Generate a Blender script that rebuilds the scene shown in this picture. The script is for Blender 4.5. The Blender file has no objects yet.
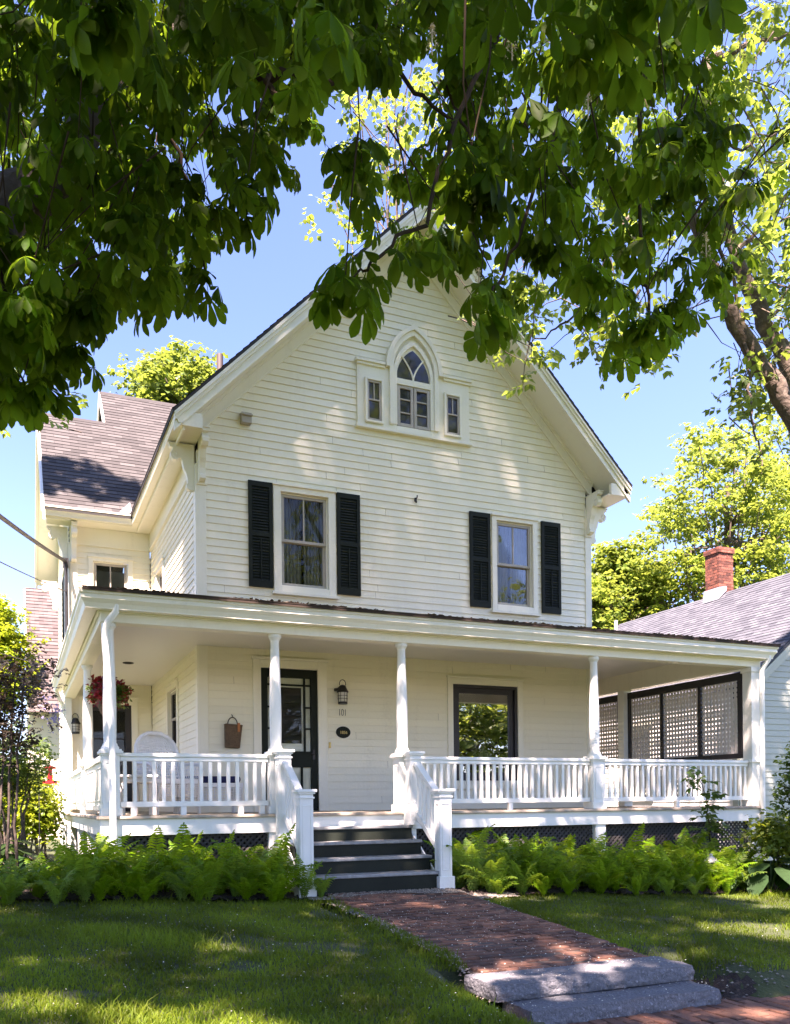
import bpy, math, random
import numpy as np
R = math.radians
rnd = random.Random(7)
rng = np.random.default_rng(11)
scene = bpy.context.scene
col = scene.collection

# ------------------------------------------------------------------ helpers
ORG = {}                                    # world origin of every empty / part (translation only)

def link(o, parent=None):
    col.objects.link(o)
    if parent is not None:
        o.parent = parent
    return o

def tag(o, label=None, cat=None, group=None, kind=None):
    if label: o['label'] = label
    if cat: o['category'] = cat
    if group: o['group'] = group
    if kind: o['kind'] = kind
    return o

def thing(name, loc, label, cat, group=None):
    o = bpy.data.objects.new(name, None)
    o.location = loc
    o.empty_display_size = .2
    link(o)
    ORG[o.name] = np.array(loc, float)
    return tag(o, label, cat, group)

class MB:
    """collects geometry in world coordinates; build() makes ONE mesh object"""
    def __init__(s):
        s.v = []; s.f = []; s.mi = []; s.uv = {}
    def add(s, verts, faces, mi=0, uvs=None):
        b = len(s.v)
        s.v.extend([tuple(p) for p in verts])
        for k, f in enumerate(faces):
            s.f.append(tuple(b + i for i in f)); s.mi.append(mi)
            if uvs is not None: s.uv[len(s.f) - 1] = uvs[k]
        return s
    def box(s, x0, x1, y0, y1, z0, z1, mi=0):
        v = [(x0,y0,z0),(x1,y0,z0),(x1,y1,z0),(x0,y1,z0),(x0,y0,z1),(x1,y0,z1),(x1,y1,z1),(x0,y1,z1)]
        return s.add(v, [(0,3,2,1),(4,5,6,7),(0,1,5,4),(1,2,6,5),(2,3,7,6),(3,0,4,7)], mi)
    def prism(s, poly, o, a, b, n, t0, t1, mi=0):
        """2D polygon in the (a,b) plane at o, extruded along n from t0 to t1 (quads + ngon caps)"""
        o, a, b, n = map(lambda q: np.array(q, float), (o, a, b, n))
        k = len(poly)
        v = [o + a*p + b*q + n*t0 for p, q in poly] + [o + a*p + b*q + n*t1 for p, q in poly]
        f = [tuple(range(k))[::-1], tuple(range(k, 2*k))] + [(i, (i+1) % k, k+(i+1) % k, k+i) for i in range(k)]
        return s.add(v, f, mi)
    def beam(s, p, q, w, h, up=(0,0,1), mi=0):
        p = np.array(p, float); q = np.array(q, float); d = q - p; d /= np.linalg.norm(d)
        up = np.array(up, float); x = np.cross(d, up); x /= np.linalg.norm(x); y = np.cross(x, d)
        c = [(-w/2,-h/2),(w/2,-h/2),(w/2,h/2),(-w/2,h/2)]
        v = [p + x*i + y*j for i, j in c] + [q + x*i + y*j for i, j in c]
        return s.add(v, [(3,2,1,0),(4,5,6,7)] + [(i,(i+1)%4,4+(i+1)%4,4+i) for i in range(4)], mi)
    def tube(s, pts, rad, n=8, mi=0, cap=True):
        pts = [np.array(p, float) for p in pts]; m = len(pts)
        if np.isscalar(rad): rad = [rad]*m
        base = len(s.v); prev = None
        for i, p in enumerate(pts):
            d = pts[min(i+1,m-1)] - pts[max(i-1,0)]; d /= max(np.linalg.norm(d),1e-9)
            if prev is None:
                h = np.array((0,0,1.)) if abs(d[2]) < .9 else np.array((1.,0,0))
                x = np.cross(d, h)
            else:
                x = prev - d*np.dot(prev, d)
            x /= np.linalg.norm(x); prev = x; y = np.cross(d, x)
            for k in range(n):
                a = 2*math.pi*k/n
                s.v.append(tuple(p + (x*math.cos(a) + y*math.sin(a))*rad[i]))
        for i in range(m-1):
            for k in range(n):
                a = base+i*n+k; b = base+i*n+(k+1) % n
                s.f.append((a,b,b+n,a+n)); s.mi.append(mi)
        if cap:
            s.f.append(tuple(base+k for k in range(n))[::-1]); s.mi.append(mi)
            s.f.append(tuple(base+(m-1)*n+k for k in range(n))); s.mi.append(mi)
        return s
    def lathe(s, prof, c, n=16, mi=0, squash=(1,1)):
        """prof = [(r,z)...] about a vertical axis through c"""
        base = len(s.v); m = len(prof)
        for r, z in prof:
            for k in range(n):
                a = 2*math.pi*(k+.5)/n
                s.v.append((c[0]+r*math.cos(a)*squash[0], c[1]+r*math.sin(a)*squash[1], c[2]+z))
        for i in range(m-1):
            for k in range(n):
                a = base+i*n+k; b = base+i*n+(k+1) % n
                s.f.append((a,b,b+n,a+n)); s.mi.append(mi)
        s.f.append(tuple(base+k for k in range(n))[::-1]); s.mi.append(mi)
        s.f.append(tuple(base+(m-1)*n+k for k in range(n))); s.mi.append(mi)
        return s
    def build(s, name, mat, parent=None, smooth=False, bevel=0):
        org = ORG[parent.name] if parent is not None else np.zeros(3)
        me = bpy.data.meshes.new(name)
        me.from_pydata([tuple(np.array(p) - org) for p in s.v], [], s.f)
        mats = mat if isinstance(mat, (list, tuple)) else [mat]
        for m in mats: me.materials.append(m)
        if len(mats) > 1: me.polygons.foreach_set('material_index', s.mi)
        if s.uv:
            uvl = me.uv_layers.new(name='UVMap')
            for p in me.polygons:
                if p.index in s.uv:
                    for li, q in zip(p.loop_indices, s.uv[p.index]): uvl.data[li].uv = q
        if smooth:
            me.polygons.foreach_set('use_smooth', [True]*len(me.polygons))
            me.set_sharp_from_angle(angle=R(38))
        me.update()
        o = bpy.data.objects.new(name, me)
        link(o, parent)
        if bevel:
            b = o.modifiers.new('bevel', 'BEVEL'); b.width = bevel; b.segments = 2; b.limit_method = 'ANGLE'; b.angle_limit = R(50)
        ORG[o.name] = org
        return o

def np_mesh(name, V, F, mat, parent=None, smooth=False):
    """fast quad/tri mesh: V (n,3), F (m,k)"""
    org = ORG[parent.name] if parent is not None else np.zeros(3)
    V = np.asarray(V, np.float32) - org.astype(np.float32)
    F = np.asarray(F, np.int32); m, k = F.shape
    me = bpy.data.meshes.new(name)
    me.vertices.add(len(V)); me.vertices.foreach_set('co', V.ravel())
    me.loops.add(m*k); me.loops.foreach_set('vertex_index', F.ravel())
    me.polygons.add(m); me.polygons.foreach_set('loop_start', np.arange(m, dtype=np.int32)*k)
    if smooth: me.polygons.foreach_set('use_smooth', np.ones(m, bool))
    me.update(calc_edges=True); me.validate()
    me.materials.append(mat)
    o = bpy.data.objects.new(name, me); link(o, parent); ORG[o.name] = org
    return o

def copy_tree(o, parent=None):
    c = o.copy(); col.objects.link(c)
    if parent is not None: c.parent = parent
    for ch in list(o.children): copy_tree(ch, c)
    return c

# ------------------------------------------------------------------ materials
def newmat(name):
    m = bpy.data.materials.new(name); m.use_nodes = True
    nt = m.node_tree; nt.nodes.clear()
    out = nt.nodes.new('ShaderNodeOutputMaterial')
    return m, nt, out

def N(nt, t, **kw):
    n = nt.nodes.new(t)
    for k, v in kw.items():
        if k.startswith('_'): setattr(n, k[1:], v)
        else: n.inputs[k.replace('__',' ')].default_value = v
    return n

def ramp(nt, fac, stops):
    r = nt.nodes.new('ShaderNodeValToRGB'); e = r.color_ramp.elements
    while len(e) < len(stops): e.new(.5)
    for q, (p, c) in zip(e, stops): q.position = p; q.color = (*c, 1)
    nt.links.new(fac, r.inputs[0]); return r.outputs[0]

def surf(name, c1, c2=None, rough=.6, scale=3., bump=.0, bscale=40., spec=.5, detail=4., island=0., metal=0., stretch=None, c3=None):
    m, nt, out = newmat(name); L = nt.links.new
    b = N(nt, 'ShaderNodeBsdfPrincipled', Roughness=rough, Metallic=metal)
    b.inputs['Specular IOR Level'].default_value = spec
    tc = N(nt, 'ShaderNodeTexCoord'); vec = tc.outputs['Object']
    if stretch:
        mp = N(nt, 'ShaderNodeMapping', Scale=stretch); L(vec, mp.inputs[0]); vec = mp.outputs[0]
    nz = N(nt, 'ShaderNodeTexNoise', Scale=scale, Detail=detail, Roughness=.6); L(vec, nz.inputs['Vector'])
    c2 = c2 or tuple(x*.9 for x in c1)
    stops = [(.3, c1), (.7, c2)] if c3 is None else [(.28, c1), (.55, c2), (.72, c3)]
    colr = ramp(nt, nz.outputs[0], stops)
    if island:
        g = N(nt, 'ShaderNodeNewGeometry')
        mr = N(nt, 'ShaderNodeMapRange'); mr.inputs[3].default_value = 1-island; mr.inputs[4].default_value = 1+island
        L(g.outputs['Random Per Island'], mr.inputs[0])
        hs = N(nt, 'ShaderNodeHueSaturation'); L(mr.outputs[0], hs.inputs['Value']); L(colr, hs.inputs['Color']); colr = hs.outputs[0]
    L(colr, b.inputs['Base Color'])
    if bump:
        n2 = N(nt, 'ShaderNodeTexNoise', Scale=bscale, Detail=5.); L(vec, n2.inputs['Vector'])
        bp = N(nt, 'ShaderNodeBump', Strength=bump, Distance=.02); L(n2.outputs[0], bp.inputs['Height']); L(bp.outputs[0], b.inputs['Normal'])
    L(b.outputs[0], out.inputs[0])
    return m

def leafmat(name, c1, c2, trans, rough=.45, tmix=.45, var=.35, spec=.4, hue=.03):
    m, nt, out = newmat(name); L = nt.links.new
    g = N(nt, 'ShaderNodeNewGeometry')
    colr = ramp(nt, g.outputs['Random Per Island'], [(0, c1), (1, c2)])
    tc = N(nt, 'ShaderNodeTexCoord')
    nz = N(nt, 'ShaderNodeTexNoise', Scale=1.3, Detail=2.); L(tc.outputs['Object'], nz.inputs['Vector'])
    mr = N(nt, 'ShaderNodeMapRange'); mr.inputs[1].default_value = .3; mr.inputs[2].default_value = .7
    mr.inputs[3].default_value = 1-var; mr.inputs[4].default_value = 1+var; L(nz.outputs[0], mr.inputs[0])
    nf_ = N(nt, 'ShaderNodeTexNoise', Scale=38., Detail=3.); L(tc.outputs['Object'], nf_.inputs['Vector']); mf = N(nt, 'ShaderNodeMapRange'); mf.inputs[1].default_value = .3; mf.inputs[2].default_value = .7; mf.inputs[3].default_value = .78; mf.inputs[4].default_value = 1.2; L(nf_.outputs[0], mf.inputs[0])
    mm = N(nt, 'ShaderNodeMath', _operation='MULTIPLY'); L(mr.outputs[0], mm.inputs[0]); L(mf.outputs[0], mm.inputs[1])
    hs = N(nt, 'ShaderNodeHueSaturation'); L(mm.outputs[0], hs.inputs['Value']); L(colr, hs.inputs['Color'])
    h2 = N(nt, 'ShaderNodeMapRange'); h2.inputs[3].default_value = .5-hue; h2.inputs[4].default_value = .5+hue; L(g.outputs['Random Per Island'], h2.inputs[0]); L(h2.outputs[0], hs.inputs['Hue'])
    oi = N(nt, 'ShaderNodeObjectInfo'); orr = N(nt, 'ShaderNodeMapRange'); orr.inputs[3].default_value = .82; orr.inputs[4].default_value = 1.2; L(oi.outputs['Random'], orr.inputs[0]); L(orr.outputs[0], hs.inputs['Saturation'])
    b = N(nt, 'ShaderNodeBsdfPrincipled', Roughness=rough); b.inputs['Specular IOR Level'].default_value = spec
    L(hs.outputs[0], b.inputs['Base Color'])
    t = N(nt, 'ShaderNodeBsdfTranslucent'); t.inputs[0].default_value = (*trans, 1)
    hs2 = N(nt, 'ShaderNodeHueSaturation'); hs2.inputs['Color'].default_value = (*trans, 1); L(mr.outputs[0], hs2.inputs['Value']); L(hs2.outputs[0], t.inputs[0])
    mx = N(nt, 'ShaderNodeMixShader', Fac=tmix); L(b.outputs[0], mx.inputs[1]); L(t.outputs[0], mx.inputs[2])
    L(mx.outputs[0], out.inputs[0])
    return m

def glassmat(name, tint=(.92,.94,.93), refl=1.0, rough=.0):
    m, nt, out = newmat(name); L = nt.links.new
    tc = N(nt, 'ShaderNodeTexCoord')
    nz = N(nt, 'ShaderNodeTexNoise', Scale=1.6, Detail=1.); L(tc.outputs['Object'], nz.inputs['Vector'])
    bp = N(nt, 'ShaderNodeBump', Strength=.12, Distance=.03); L(nz.outputs[0], bp.inputs['Height'])
    fr = N(nt, 'ShaderNodeFresnel', IOR=1.75); L(bp.outputs[0], fr.inputs['Normal'])
    mu = N(nt, 'ShaderNodeMath', _operation='MULTIPLY'); mu.inputs[1].default_value = refl; L(fr.outputs[0], mu.inputs[0]); mu.use_clamp = True
    tr = N(nt, 'ShaderNodeBsdfTransparent'); tr.inputs[0].default_value = (*tint, 1)
    gl = N(nt, 'ShaderNodeBsdfGlossy', Roughness=rough); L(bp.outputs[0], gl.inputs['Normal'])
    mx = N(nt, 'ShaderNodeMixShader'); L(mu.outputs[0], mx.inputs[0]); L(tr.outputs[0], mx.inputs[1]); L(gl.outputs[0], mx.inputs[2])
    L(mx.outputs[0], out.inputs[0])
    return m

def paintmat(name, c, rough=.45, stain=(.42,.38,.29), amt=.42, bump=.12):
    """old gloss paint: soft weather staining, brush bump"""
    m, nt, out = newmat(name); L = nt.links.new
    tc = N(nt, 'ShaderNodeTexCoord'); vec = tc.outputs['Object']
    mp = N(nt, 'ShaderNodeMapping', Scale=(2.2, 2.2, .35)); L(vec, mp.inputs[0])
    n1 = N(nt, 'ShaderNodeTexNoise', Scale=2.2, Detail=6., Roughness=.65); L(mp.outputs[0], n1.inputs['Vector'])
    n2 = N(nt, 'ShaderNodeTexNoise', Scale=26., Detail=4.); L(vec, n2.inputs['Vector'])
    f1 = ramp(nt, n1.outputs[0], [(.52, (0,0,0)), (.80, (1,1,1))])
    f2 = ramp(nt, n2.outputs[0], [(.35, (0,0,0)), (.75, (1,1,1))])
    mu = N(nt, 'ShaderNodeMath', _operation='MULTIPLY'); L(f1, mu.inputs[0]); L(f2, mu.inputs[1])
    mu2 = N(nt, 'ShaderNodeMath', _operation='MULTIPLY'); mu2.inputs[1].default_value = amt; L(mu.outputs[0], mu2.inputs[0])
    mx = N(nt, 'ShaderNodeMix', _data_type='RGBA'); mx.inputs[6].default_value = (*c, 1); mx.inputs[7].default_value = (*stain, 1)
    L(mu2.outputs[0], mx.inputs[0])
    g = N(nt, 'ShaderNodeNewGeometry'); mr = N(nt, 'ShaderNodeMapRange'); mr.inputs[3].default_value = .96; mr.inputs[4].default_value = 1.02
    L(g.outputs['Random Per Island'], mr.inputs[0])
    hs = N(nt, 'ShaderNodeHueSaturation'); L(mr.outputs[0], hs.inputs['Value']); L(mx.outputs[2], hs.inputs['Color'])
    b = N(nt, 'ShaderNodeBsdfPrincipled', Roughness=rough); L(hs.outputs[0], b.inputs['Base Color'])
    bp = N(nt, 'ShaderNodeBump', Strength=bump, Distance=.01); L(n2.outputs[0], bp.inputs['Height']); L(bp.outputs[0], b.inputs['Normal'])
    L(b.outputs[0], out.inputs[0])
    return m

def shinglemat(name, c1, c2, c3, w=.30, h=.14):
    """asphalt shingles; uses UV in metres (rows are modelled, tabs come from the brick pattern)"""
    m, nt, out = newmat(name); L = nt.links.new
    tc = N(nt, 'ShaderNodeTexCoord'); uv = tc.outputs['UV']
    br = N(nt, 'ShaderNodeTexBrick', Scale=1.0); br.offset = .5
    br.inputs['Color1'].default_value = (0,0,0,1); br.inputs['Color2'].default_value = (1,1,1,1); br.inputs['Mortar'].default_value = (.1,.1,.1,1)
    br.inputs['Mortar Size'].default_value = .006; br.inputs['Brick Width'].default_value = w; br.inputs['Row Height'].default_value = h
    L(uv, br.inputs['Vector'])
    n1 = N(nt, 'ShaderNodeTexNoise', Scale=.7, Detail=5.); L(uv, n1.inputs['Vector'])
    n2 = N(nt, 'ShaderNodeTexNoise', Scale=90., Detail=2.); L(uv, n2.inputs['Vector'])
    ad = N(nt, 'ShaderNodeMix', _data_type='RGBA'); ad.inputs[0].default_value = .45; L(br.outputs[0], ad.inputs[6]); L(n1.outputs[0], ad.inputs[7])
    ad2 = N(nt, 'ShaderNodeMix', _data_type='RGBA'); ad2.inputs[0].default_value = .22; L(ad.outputs[2], ad2.inputs[6]); L(n2.outputs[0], ad2.inputs[7])
    colr = ramp(nt, ad2.outputs[2], [(.2, c1), (.5, c2), (.8, c3)])
    b = N(nt, 'ShaderNodeBsdfPrincipled', Roughness=.85); b.inputs['Specular IOR Level'].default_value = .25
    L(colr, b.inputs['Base Color'])
    bp = N(nt, 'ShaderNodeBump', Strength=.5, Distance=.006); L(n2.outputs[0], bp.inputs['Height']); L(bp.outputs[0], b.inputs['Normal'])
    L(b.outputs[0], out.inputs[0])
    return m

M = {}
M['paint']  = paintmat('white_paint', (.84,.805,.625))
M['trim']   = paintmat('trim_paint', (.84,.815,.66), rough=.4)
M['rail']   = paintmat('rail_paint', (.79,.81,.735), rough=.38, amt=.3)
M['ceil']   = paintmat('porch_ceiling_paint', (.74,.73,.67), rough=.35, amt=.12)
M['deck']   = surf('worn_deck_edge', (.46,.40,.30), (.28,.24,.18), .7, 9., .3, 60.)
M['shutter']= surf('black_green_paint', (.006,.010,.006), (.010,.015,.009), .6, 5., .1, 60., spec=.2)
M['tread']  = surf('dark_green_riser', (.010,.014,.009), (.016,.021,.014), .6, 4., .1, 50., spec=.2)
M['treadtop']= surf('worn_grey_tread', (.33,.34,.32), (.20,.21,.20), .5, 6., .15, 60., c3=(.44,.45,.42))
M['sash']   = surf('taupe_sash_paint', (.42,.385,.32), (.36,.33,.27), .45, 8.)
M['glass']  = glassmat('window_glass', refl=.2)
M['dglass'] = surf('dark_leaded_glass', (.012,.014,.02), (.02,.022,.03), .05, 6., .03, 8., spec=.5)
M['bigglass']= glassmat('picture_window_glass', refl=6.0)
M['curtain']= surf('grey_curtain', (.23,.24,.20), (.15,.16,.13), .9, 5.)
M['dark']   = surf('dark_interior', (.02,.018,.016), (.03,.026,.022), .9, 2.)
M['black']  = surf('black_frame_paint', (.010,.009,.011), (.016,.014,.016), .45, 6.)
M['lattice']= surf('grey_lattice_paint', (.60,.57,.52), (.52,.49,.44), .6, 9.)
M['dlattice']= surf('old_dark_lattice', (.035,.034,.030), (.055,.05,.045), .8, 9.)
M['roof']   = shinglemat('brown_grey_shingles', (.034,.033,.031), (.062,.060,.056), (.092,.089,.083))
M['nroof']  = shinglemat('violet_grey_shingles', (.045,.050,.060), (.080,.088,.100), (.120,.130,.142), w=.22, h=.12)
M['lroof']  = shinglemat('pink_grey_shingles', (.060,.048,.045), (.098,.082,.076), (.14,.118,.108), w=.25, h=.16)
M['pshingle']= shinglemat('porch_shingles', (.030,.022,.017), (.062,.045,.034), (.105,.078,.055))
M['npaint_shade'] = paintmat('neighbour_green_shaded', (.40,.43,.335))  # neighbour's front: the shade on it is darkened into the paint colour
M['npaint_sun'] = paintmat('neighbour_white_sunlit', (.80,.79,.72))  # lighter copy for the left wall, sunlight put into the colour
M['brick']  = surf('red_chimney_brick', (.25,.075,.04), (.13,.045,.03), .85, 14., .5, 30., island=.6, c3=(.30,.12,.07))
M['metal']  = surf('galvanised_flashing', (.6,.6,.58), (.5,.5,.5), .4, 5., metal=.6)
M['cast']   = surf('black_iron', (.012,.011,.012), (.025,.022,.02), .5, 9.)
M['pipe']   = surf('brown_vent_pipe', (.08,.06,.055), (.06,.045,.04), .6, 5.)
M['bark']   = surf('bark', (.085,.065,.045), (.045,.034,.026), .9, 9., 1.0, 22., c3=(.16,.125,.09), stretch=(1,1,.45))
M['rbark']  = surf('grey_brown_bark', (.15,.115,.08), (.07,.052,.038), .9, 8., 1.0, 20., c3=(.24,.20,.15))
M['twig']   = surf('red_brown_twig', (.046,.030,.017), (.026,.018,.011), .9, 8., spec=.1)
M['wicker'] = surf('white_wicker', (.86,.85,.80), (.78,.77,.71), .5, 20., .5, 90.)
M['navy']   = surf('navy_cushion', (.010,.014,.075), (.008,.010,.05), .8, 8., .2, 60.)
M['basket'] = surf('woven_brown_basket', (.17,.105,.055), (.10,.06,.032), .8, 18., .7, 70.)
M['brass']  = surf('brass', (.55,.40,.14), (.42,.30,.10), .35, 8., metal=.8)
M['gold']   = surf('gold_lettering', (.62,.47,.16), (.55,.42,.14), .5, 8.)
M['redflower']= surf('red_petals', (.30,.006,.006), (.17,.004,.006), .6, 12., island=.4)
M['redplastic']= surf('red_plastic', (.55,.02,.02), (.48,.015,.02), .3, 5.)
M['lampglass']= surf('pale_ribbed_glass', (.70,.68,.60), (.58,.56,.48), .15, 12.)
M['cable']  = surf('black_cable', (.012,.012,.012), (.018,.018,.018), .5, 5.)
M['granite']= surf('grey_granite', (.185,.19,.195), (.10,.104,.108), .85, 34., 1.0, 42., detail=9., c3=(.30,.305,.31))
M['mulch']  = surf('dark_mulch', (.040,.026,.017), (.022,.014,.010), .95, 22., 1.0, 60., c3=(.085,.058,.04))
M['soil']   = surf('lawn_soil', (.045,.060,.014), (.032,.046,.011), .95, 2.5, .8, 40., c3=(.075,.078,.026))
M['pebble'] = surf('pale_pebbles', (.22,.19,.15), (.15,.13,.10), .85, 6., island=.5)
M['pavebrick']= surf('red_paving_brick', (.185,.078,.042), (.115,.054,.032), .85, 7., .5, 60., island=.55, c3=(.245,.122,.07))
M['mortar'] = surf('path_joint_sand', (.10,.075,.055), (.06,.045,.034), .95, 12., .6, 60.)
M['petal']  = surf('fallen_petals', (.72,.70,.58), (.60,.56,.42), .8, 5., island=.2)
M['chest']  = leafmat('chestnut_leaf', (.011,.026,.003), (.030,.062,.006), (.20,.35,.014), rough=.55, tmix=.40, spec=.06, var=.5)
M['maple']  = leafmat('maple_leaf', (.075,.13,.022), (.145,.195,.032), (.36,.46,.06), tmix=.43, var=.35, spec=.2)
M['ashleaf']= leafmat('ash_leaf', (.055,.11,.018), (.095,.16,.025), (.36,.50,.06), tmix=.42)
M['backleaf']= leafmat('far_leaf', (.065,.11,.018), (.10,.155,.026), (.30,.40,.05), tmix=.4)
M['fern']   = leafmat('fern_green', (.070,.150,.010), (.125,.220,.016), (.36,.56,.028), tmix=.40, var=.35, spec=.15)
M['hosta']  = leafmat('hosta_leaf', (.016,.050,.012), (.028,.072,.017), (.10,.22,.03), tmix=.25, spec=.15)
M['shrub']  = leafmat('shrub_leaf', (.040,.085,.016), (.075,.13,.022), (.22,.36,.04), tmix=.3)
M['purple'] = leafmat('purple_leaf', (.018,.014,.011), (.036,.032,.016), (.09,.06,.035), tmix=.25)
M['bluedot']= surf('lilac_flower', (.33,.32,.62), (.25,.24,.5), .7, 9., island=.3)
M['yellowgreen']= leafmat('yellow_green_leaf', (.12,.19,.014), (.20,.27,.02), (.50,.60,.03), tmix=.4)
M['grass']  = leafmat('grass_blade', (.060,.100,.011), (.118,.150,.022), (.27,.39,.028), tmix=.33, var=.5, spec=.12)
M['blossom']= surf('chestnut_blossom', (.62,.55,.36), (.50,.34,.18), .8, 30., island=.4)
# ------------------------------------------------------------------ shared shapes
def clap(mb, o, u, w, n, v0, v1, ul, ur, holes=(), pitch=.11, proud=.016, cuts=(), jitter=0, joints=False):
    """lapped boards / shingle courses on a plane: real overlapping rows, cut round the holes"""
    o, u, w, n = (np.array(q, float) for q in (o, u, w, n))
    k = 0
    while v0 + k*pitch < v1 - 1e-4:
        zb = v0 + k*pitch; zt = min(zb + pitch, v1); k += 1
        zs = {zb, zt}
        for h in holes:
            for q in (h[2], h[3]):
                if zb < q < zt: zs.add(q)
        for q in cuts:
            if zb < q < zt: zs.add(q)
        zs = sorted(zs)
        jts = [rnd.uniform(-2, 7) for _ in range(2)] if joints else []
        off = lambda z: proud - (proud - .002)*(z - zb)/pitch
        for a, b in zip(zs[:-1], zs[1:]):
            m = (a+b)/2
            iv = [(None, None)]
            segs = [[ul(m), ur(m)]]
            for h in holes:
                if h[2] < m < h[3]:
                    ns = []
                    for s in segs:
                        if h[1] <= s[0] or h[0] >= s[1]: ns.append(s); continue
                        if h[0] > s[0]: ns.append([s[0], h[0]])
                        if h[1] < s[1]: ns.append([h[1], s[1]])
                    segs = ns
            if joints:                        # board ends: random butt joints along each course
                ns = []
                for s in segs:
                    c_ = [s[0]] + sorted(q for q in jts if s[0]+.25 < q < s[1]-.25) + [s[1]]
                    ns += [[c_[i] + (.0015 if i else 0), c_[i+1] - (.0015 if i < len(c_)-2 else 0)] for i in range(len(c_)-1)]
                segs = ns
            for s in segs:
                if s[1]-s[0] < .004: continue
                la, lb = (ul(a), ul(b)) if abs(s[0]-ul(m)) < 1e-9 else (s[0], s[0])
                ra, rb = (ur(a), ur(b)) if abs(s[1]-ur(m)) < 1e-9 else (s[1], s[1])
                P = lambda x, z, d: o + u*x + w*z + n*d
                j = jitter*(rnd.random()-.5)
                mb.add([P(la,a,off(a)+j), P(ra,a,off(a)+j), P(rb,b,off(b)), P(lb,b,off(b))], [(0,1,2,3)], 0, [[(la,a),(ra,a),(rb,b),(lb,b)]])
                if a == zb:
                    mb.add([P(la,a,-.003), P(ra,a,-.003), P(ra,a,off(a)+j), P(la,a,off(a)+j)], [(0,1,2,3)], 0, [[(la,a-.004),(ra,a-.004),(ra,a),(la,a)]])
    return mb

class LP:
    """local frame on a wall: a along the wall, z up, d outward"""
    def __init__(s, o, u, n): s.o, s.u, s.n = (np.array(q, float) for q in (o, u, n)); s.z = np.array((0,0,1.))
    def P(s, a, z, d): return s.o + s.u*a + s.z*z + s.n*d
    def box(s, mb, a0, a1, z0, z1, d0, d1, mi=0):
        return mb.prism([(a0,z0),(a1,z0),(a1,z1),(a0,z1)], s.o, s.u, s.z, s.n, d0, d1, mi)

FR = lambda y: LP((0,y,0), (1,0,0), (0,-1,0))       # walls facing the street
LE = lambda x: LP((x,0,0), (0,1,0), (-1,0,0))       # walls facing left

def ring(lp, mb, a0, a1, z0, z1, w, d0, d1):
    lp.box(mb, a0, a0+w, z0, z1, d0, d1); lp.box(mb, a1-w, a1, z0, z1, d0, d1)
    lp.box(mb, a0+w, a1-w, z1-w, z1, d0, d1); lp.box(mb, a0+w, a1-w, z0, z0+w, d0, d1)

def curtain(lp, mb, a0, a1, z0, z1, d, amp=.025, waves=7):
    n = waves*6
    vs = []; fs = []
    for i in range(n+1):
        a = a0 + (a1-a0)*i/n; dd = d + amp*math.sin(i/6*2*math.pi) + .012*math.sin(i*.9)
        vs += [lp.P(a, z0, dd), lp.P(a, z1, dd)]
    for i in range(n): fs.append((2*i, 2*i+2, 2*i+3, 2*i+1))
    mb.add(vs, fs)

def double_hung(parent, lp, a0, a1, z0, z1, cas=.115, curt=True, muntin=True):
    """a0..z1 = outer edge of the casing; returns hole for the wall"""
    ia, ib, iz, it = a0+cas, a1-cas, z0+.095, z1-cas*.72
    f = MB()
    lp.box(f, a0, ia, z0, z1, -.02, .034); lp.box(f, ib, a1, z0, z1, -.02, .034)
    lp.box(f, ia, ib, it, z1, -.02, .034); lp.box(f, ia, ib, z0, iz, -.02, .034)
    lp.box(f, a0-.015, a1+.015, z1, z1+.03, -.02, .062)               # drip cap
    lp.box(f, a0-.03, a1+.03, z0-.045, z0, -.02, .075)                # sill
    for q0, q1 in ((ia, ia+.022), (ib-.022, ib)): lp.box(f, q0, q1, iz, it, -.14, -.021)
    lp.box(f, ia+.022, ib-.022, it-.02, it, -.14, -.021); lp.box(f, ia+.022, ib-.022, iz, iz+.02, -.14, -.021)
    w = MB(); zm = (iz+it)/2 - .01; x0, x1 = ia+.023, ib-.023
    win = f.build('window', M['trim'], parent, bevel=.004)
    ring(lp, w, x0, x1, zm-.02, it-.021, .042, -.062, -.026)           # upper sash, outside
    ring(lp, w, x0, x1, iz+.021, zm+.02, .046, -.102, -.064)           # lower sash, inside
    if muntin: lp.box(w, (x0+x1)/2-.011, (x0+x1)/2+.011, zm+.022, it-.063, -.056, -.034)
    w.build('sash', M['sash'], win, bevel=.003)
    g = MB()
    lp.box(g, x0+.03, x1-.03, zm+.005, it-.05, -.047, -.043); lp.box(g, x0+.03, x1-.03, iz+.05, zm-.005, -.085, -.081)
    g.build('pane', M['glass'], win)
    if curt:
        c = MB(); curtain(lp, c, x0-.05, x0+(x1-x0)*.52, iz-.05, it+.05, -.24); curtain(lp, c, x0+(x1-x0)*.58, x1+.05, iz-.05, it+.05, -.24, waves=6)
        c.build('curtain', M['curtain'], win, smooth=True)
    return (ia-.02, ib+.02, iz-.02, it+.02)

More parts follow.
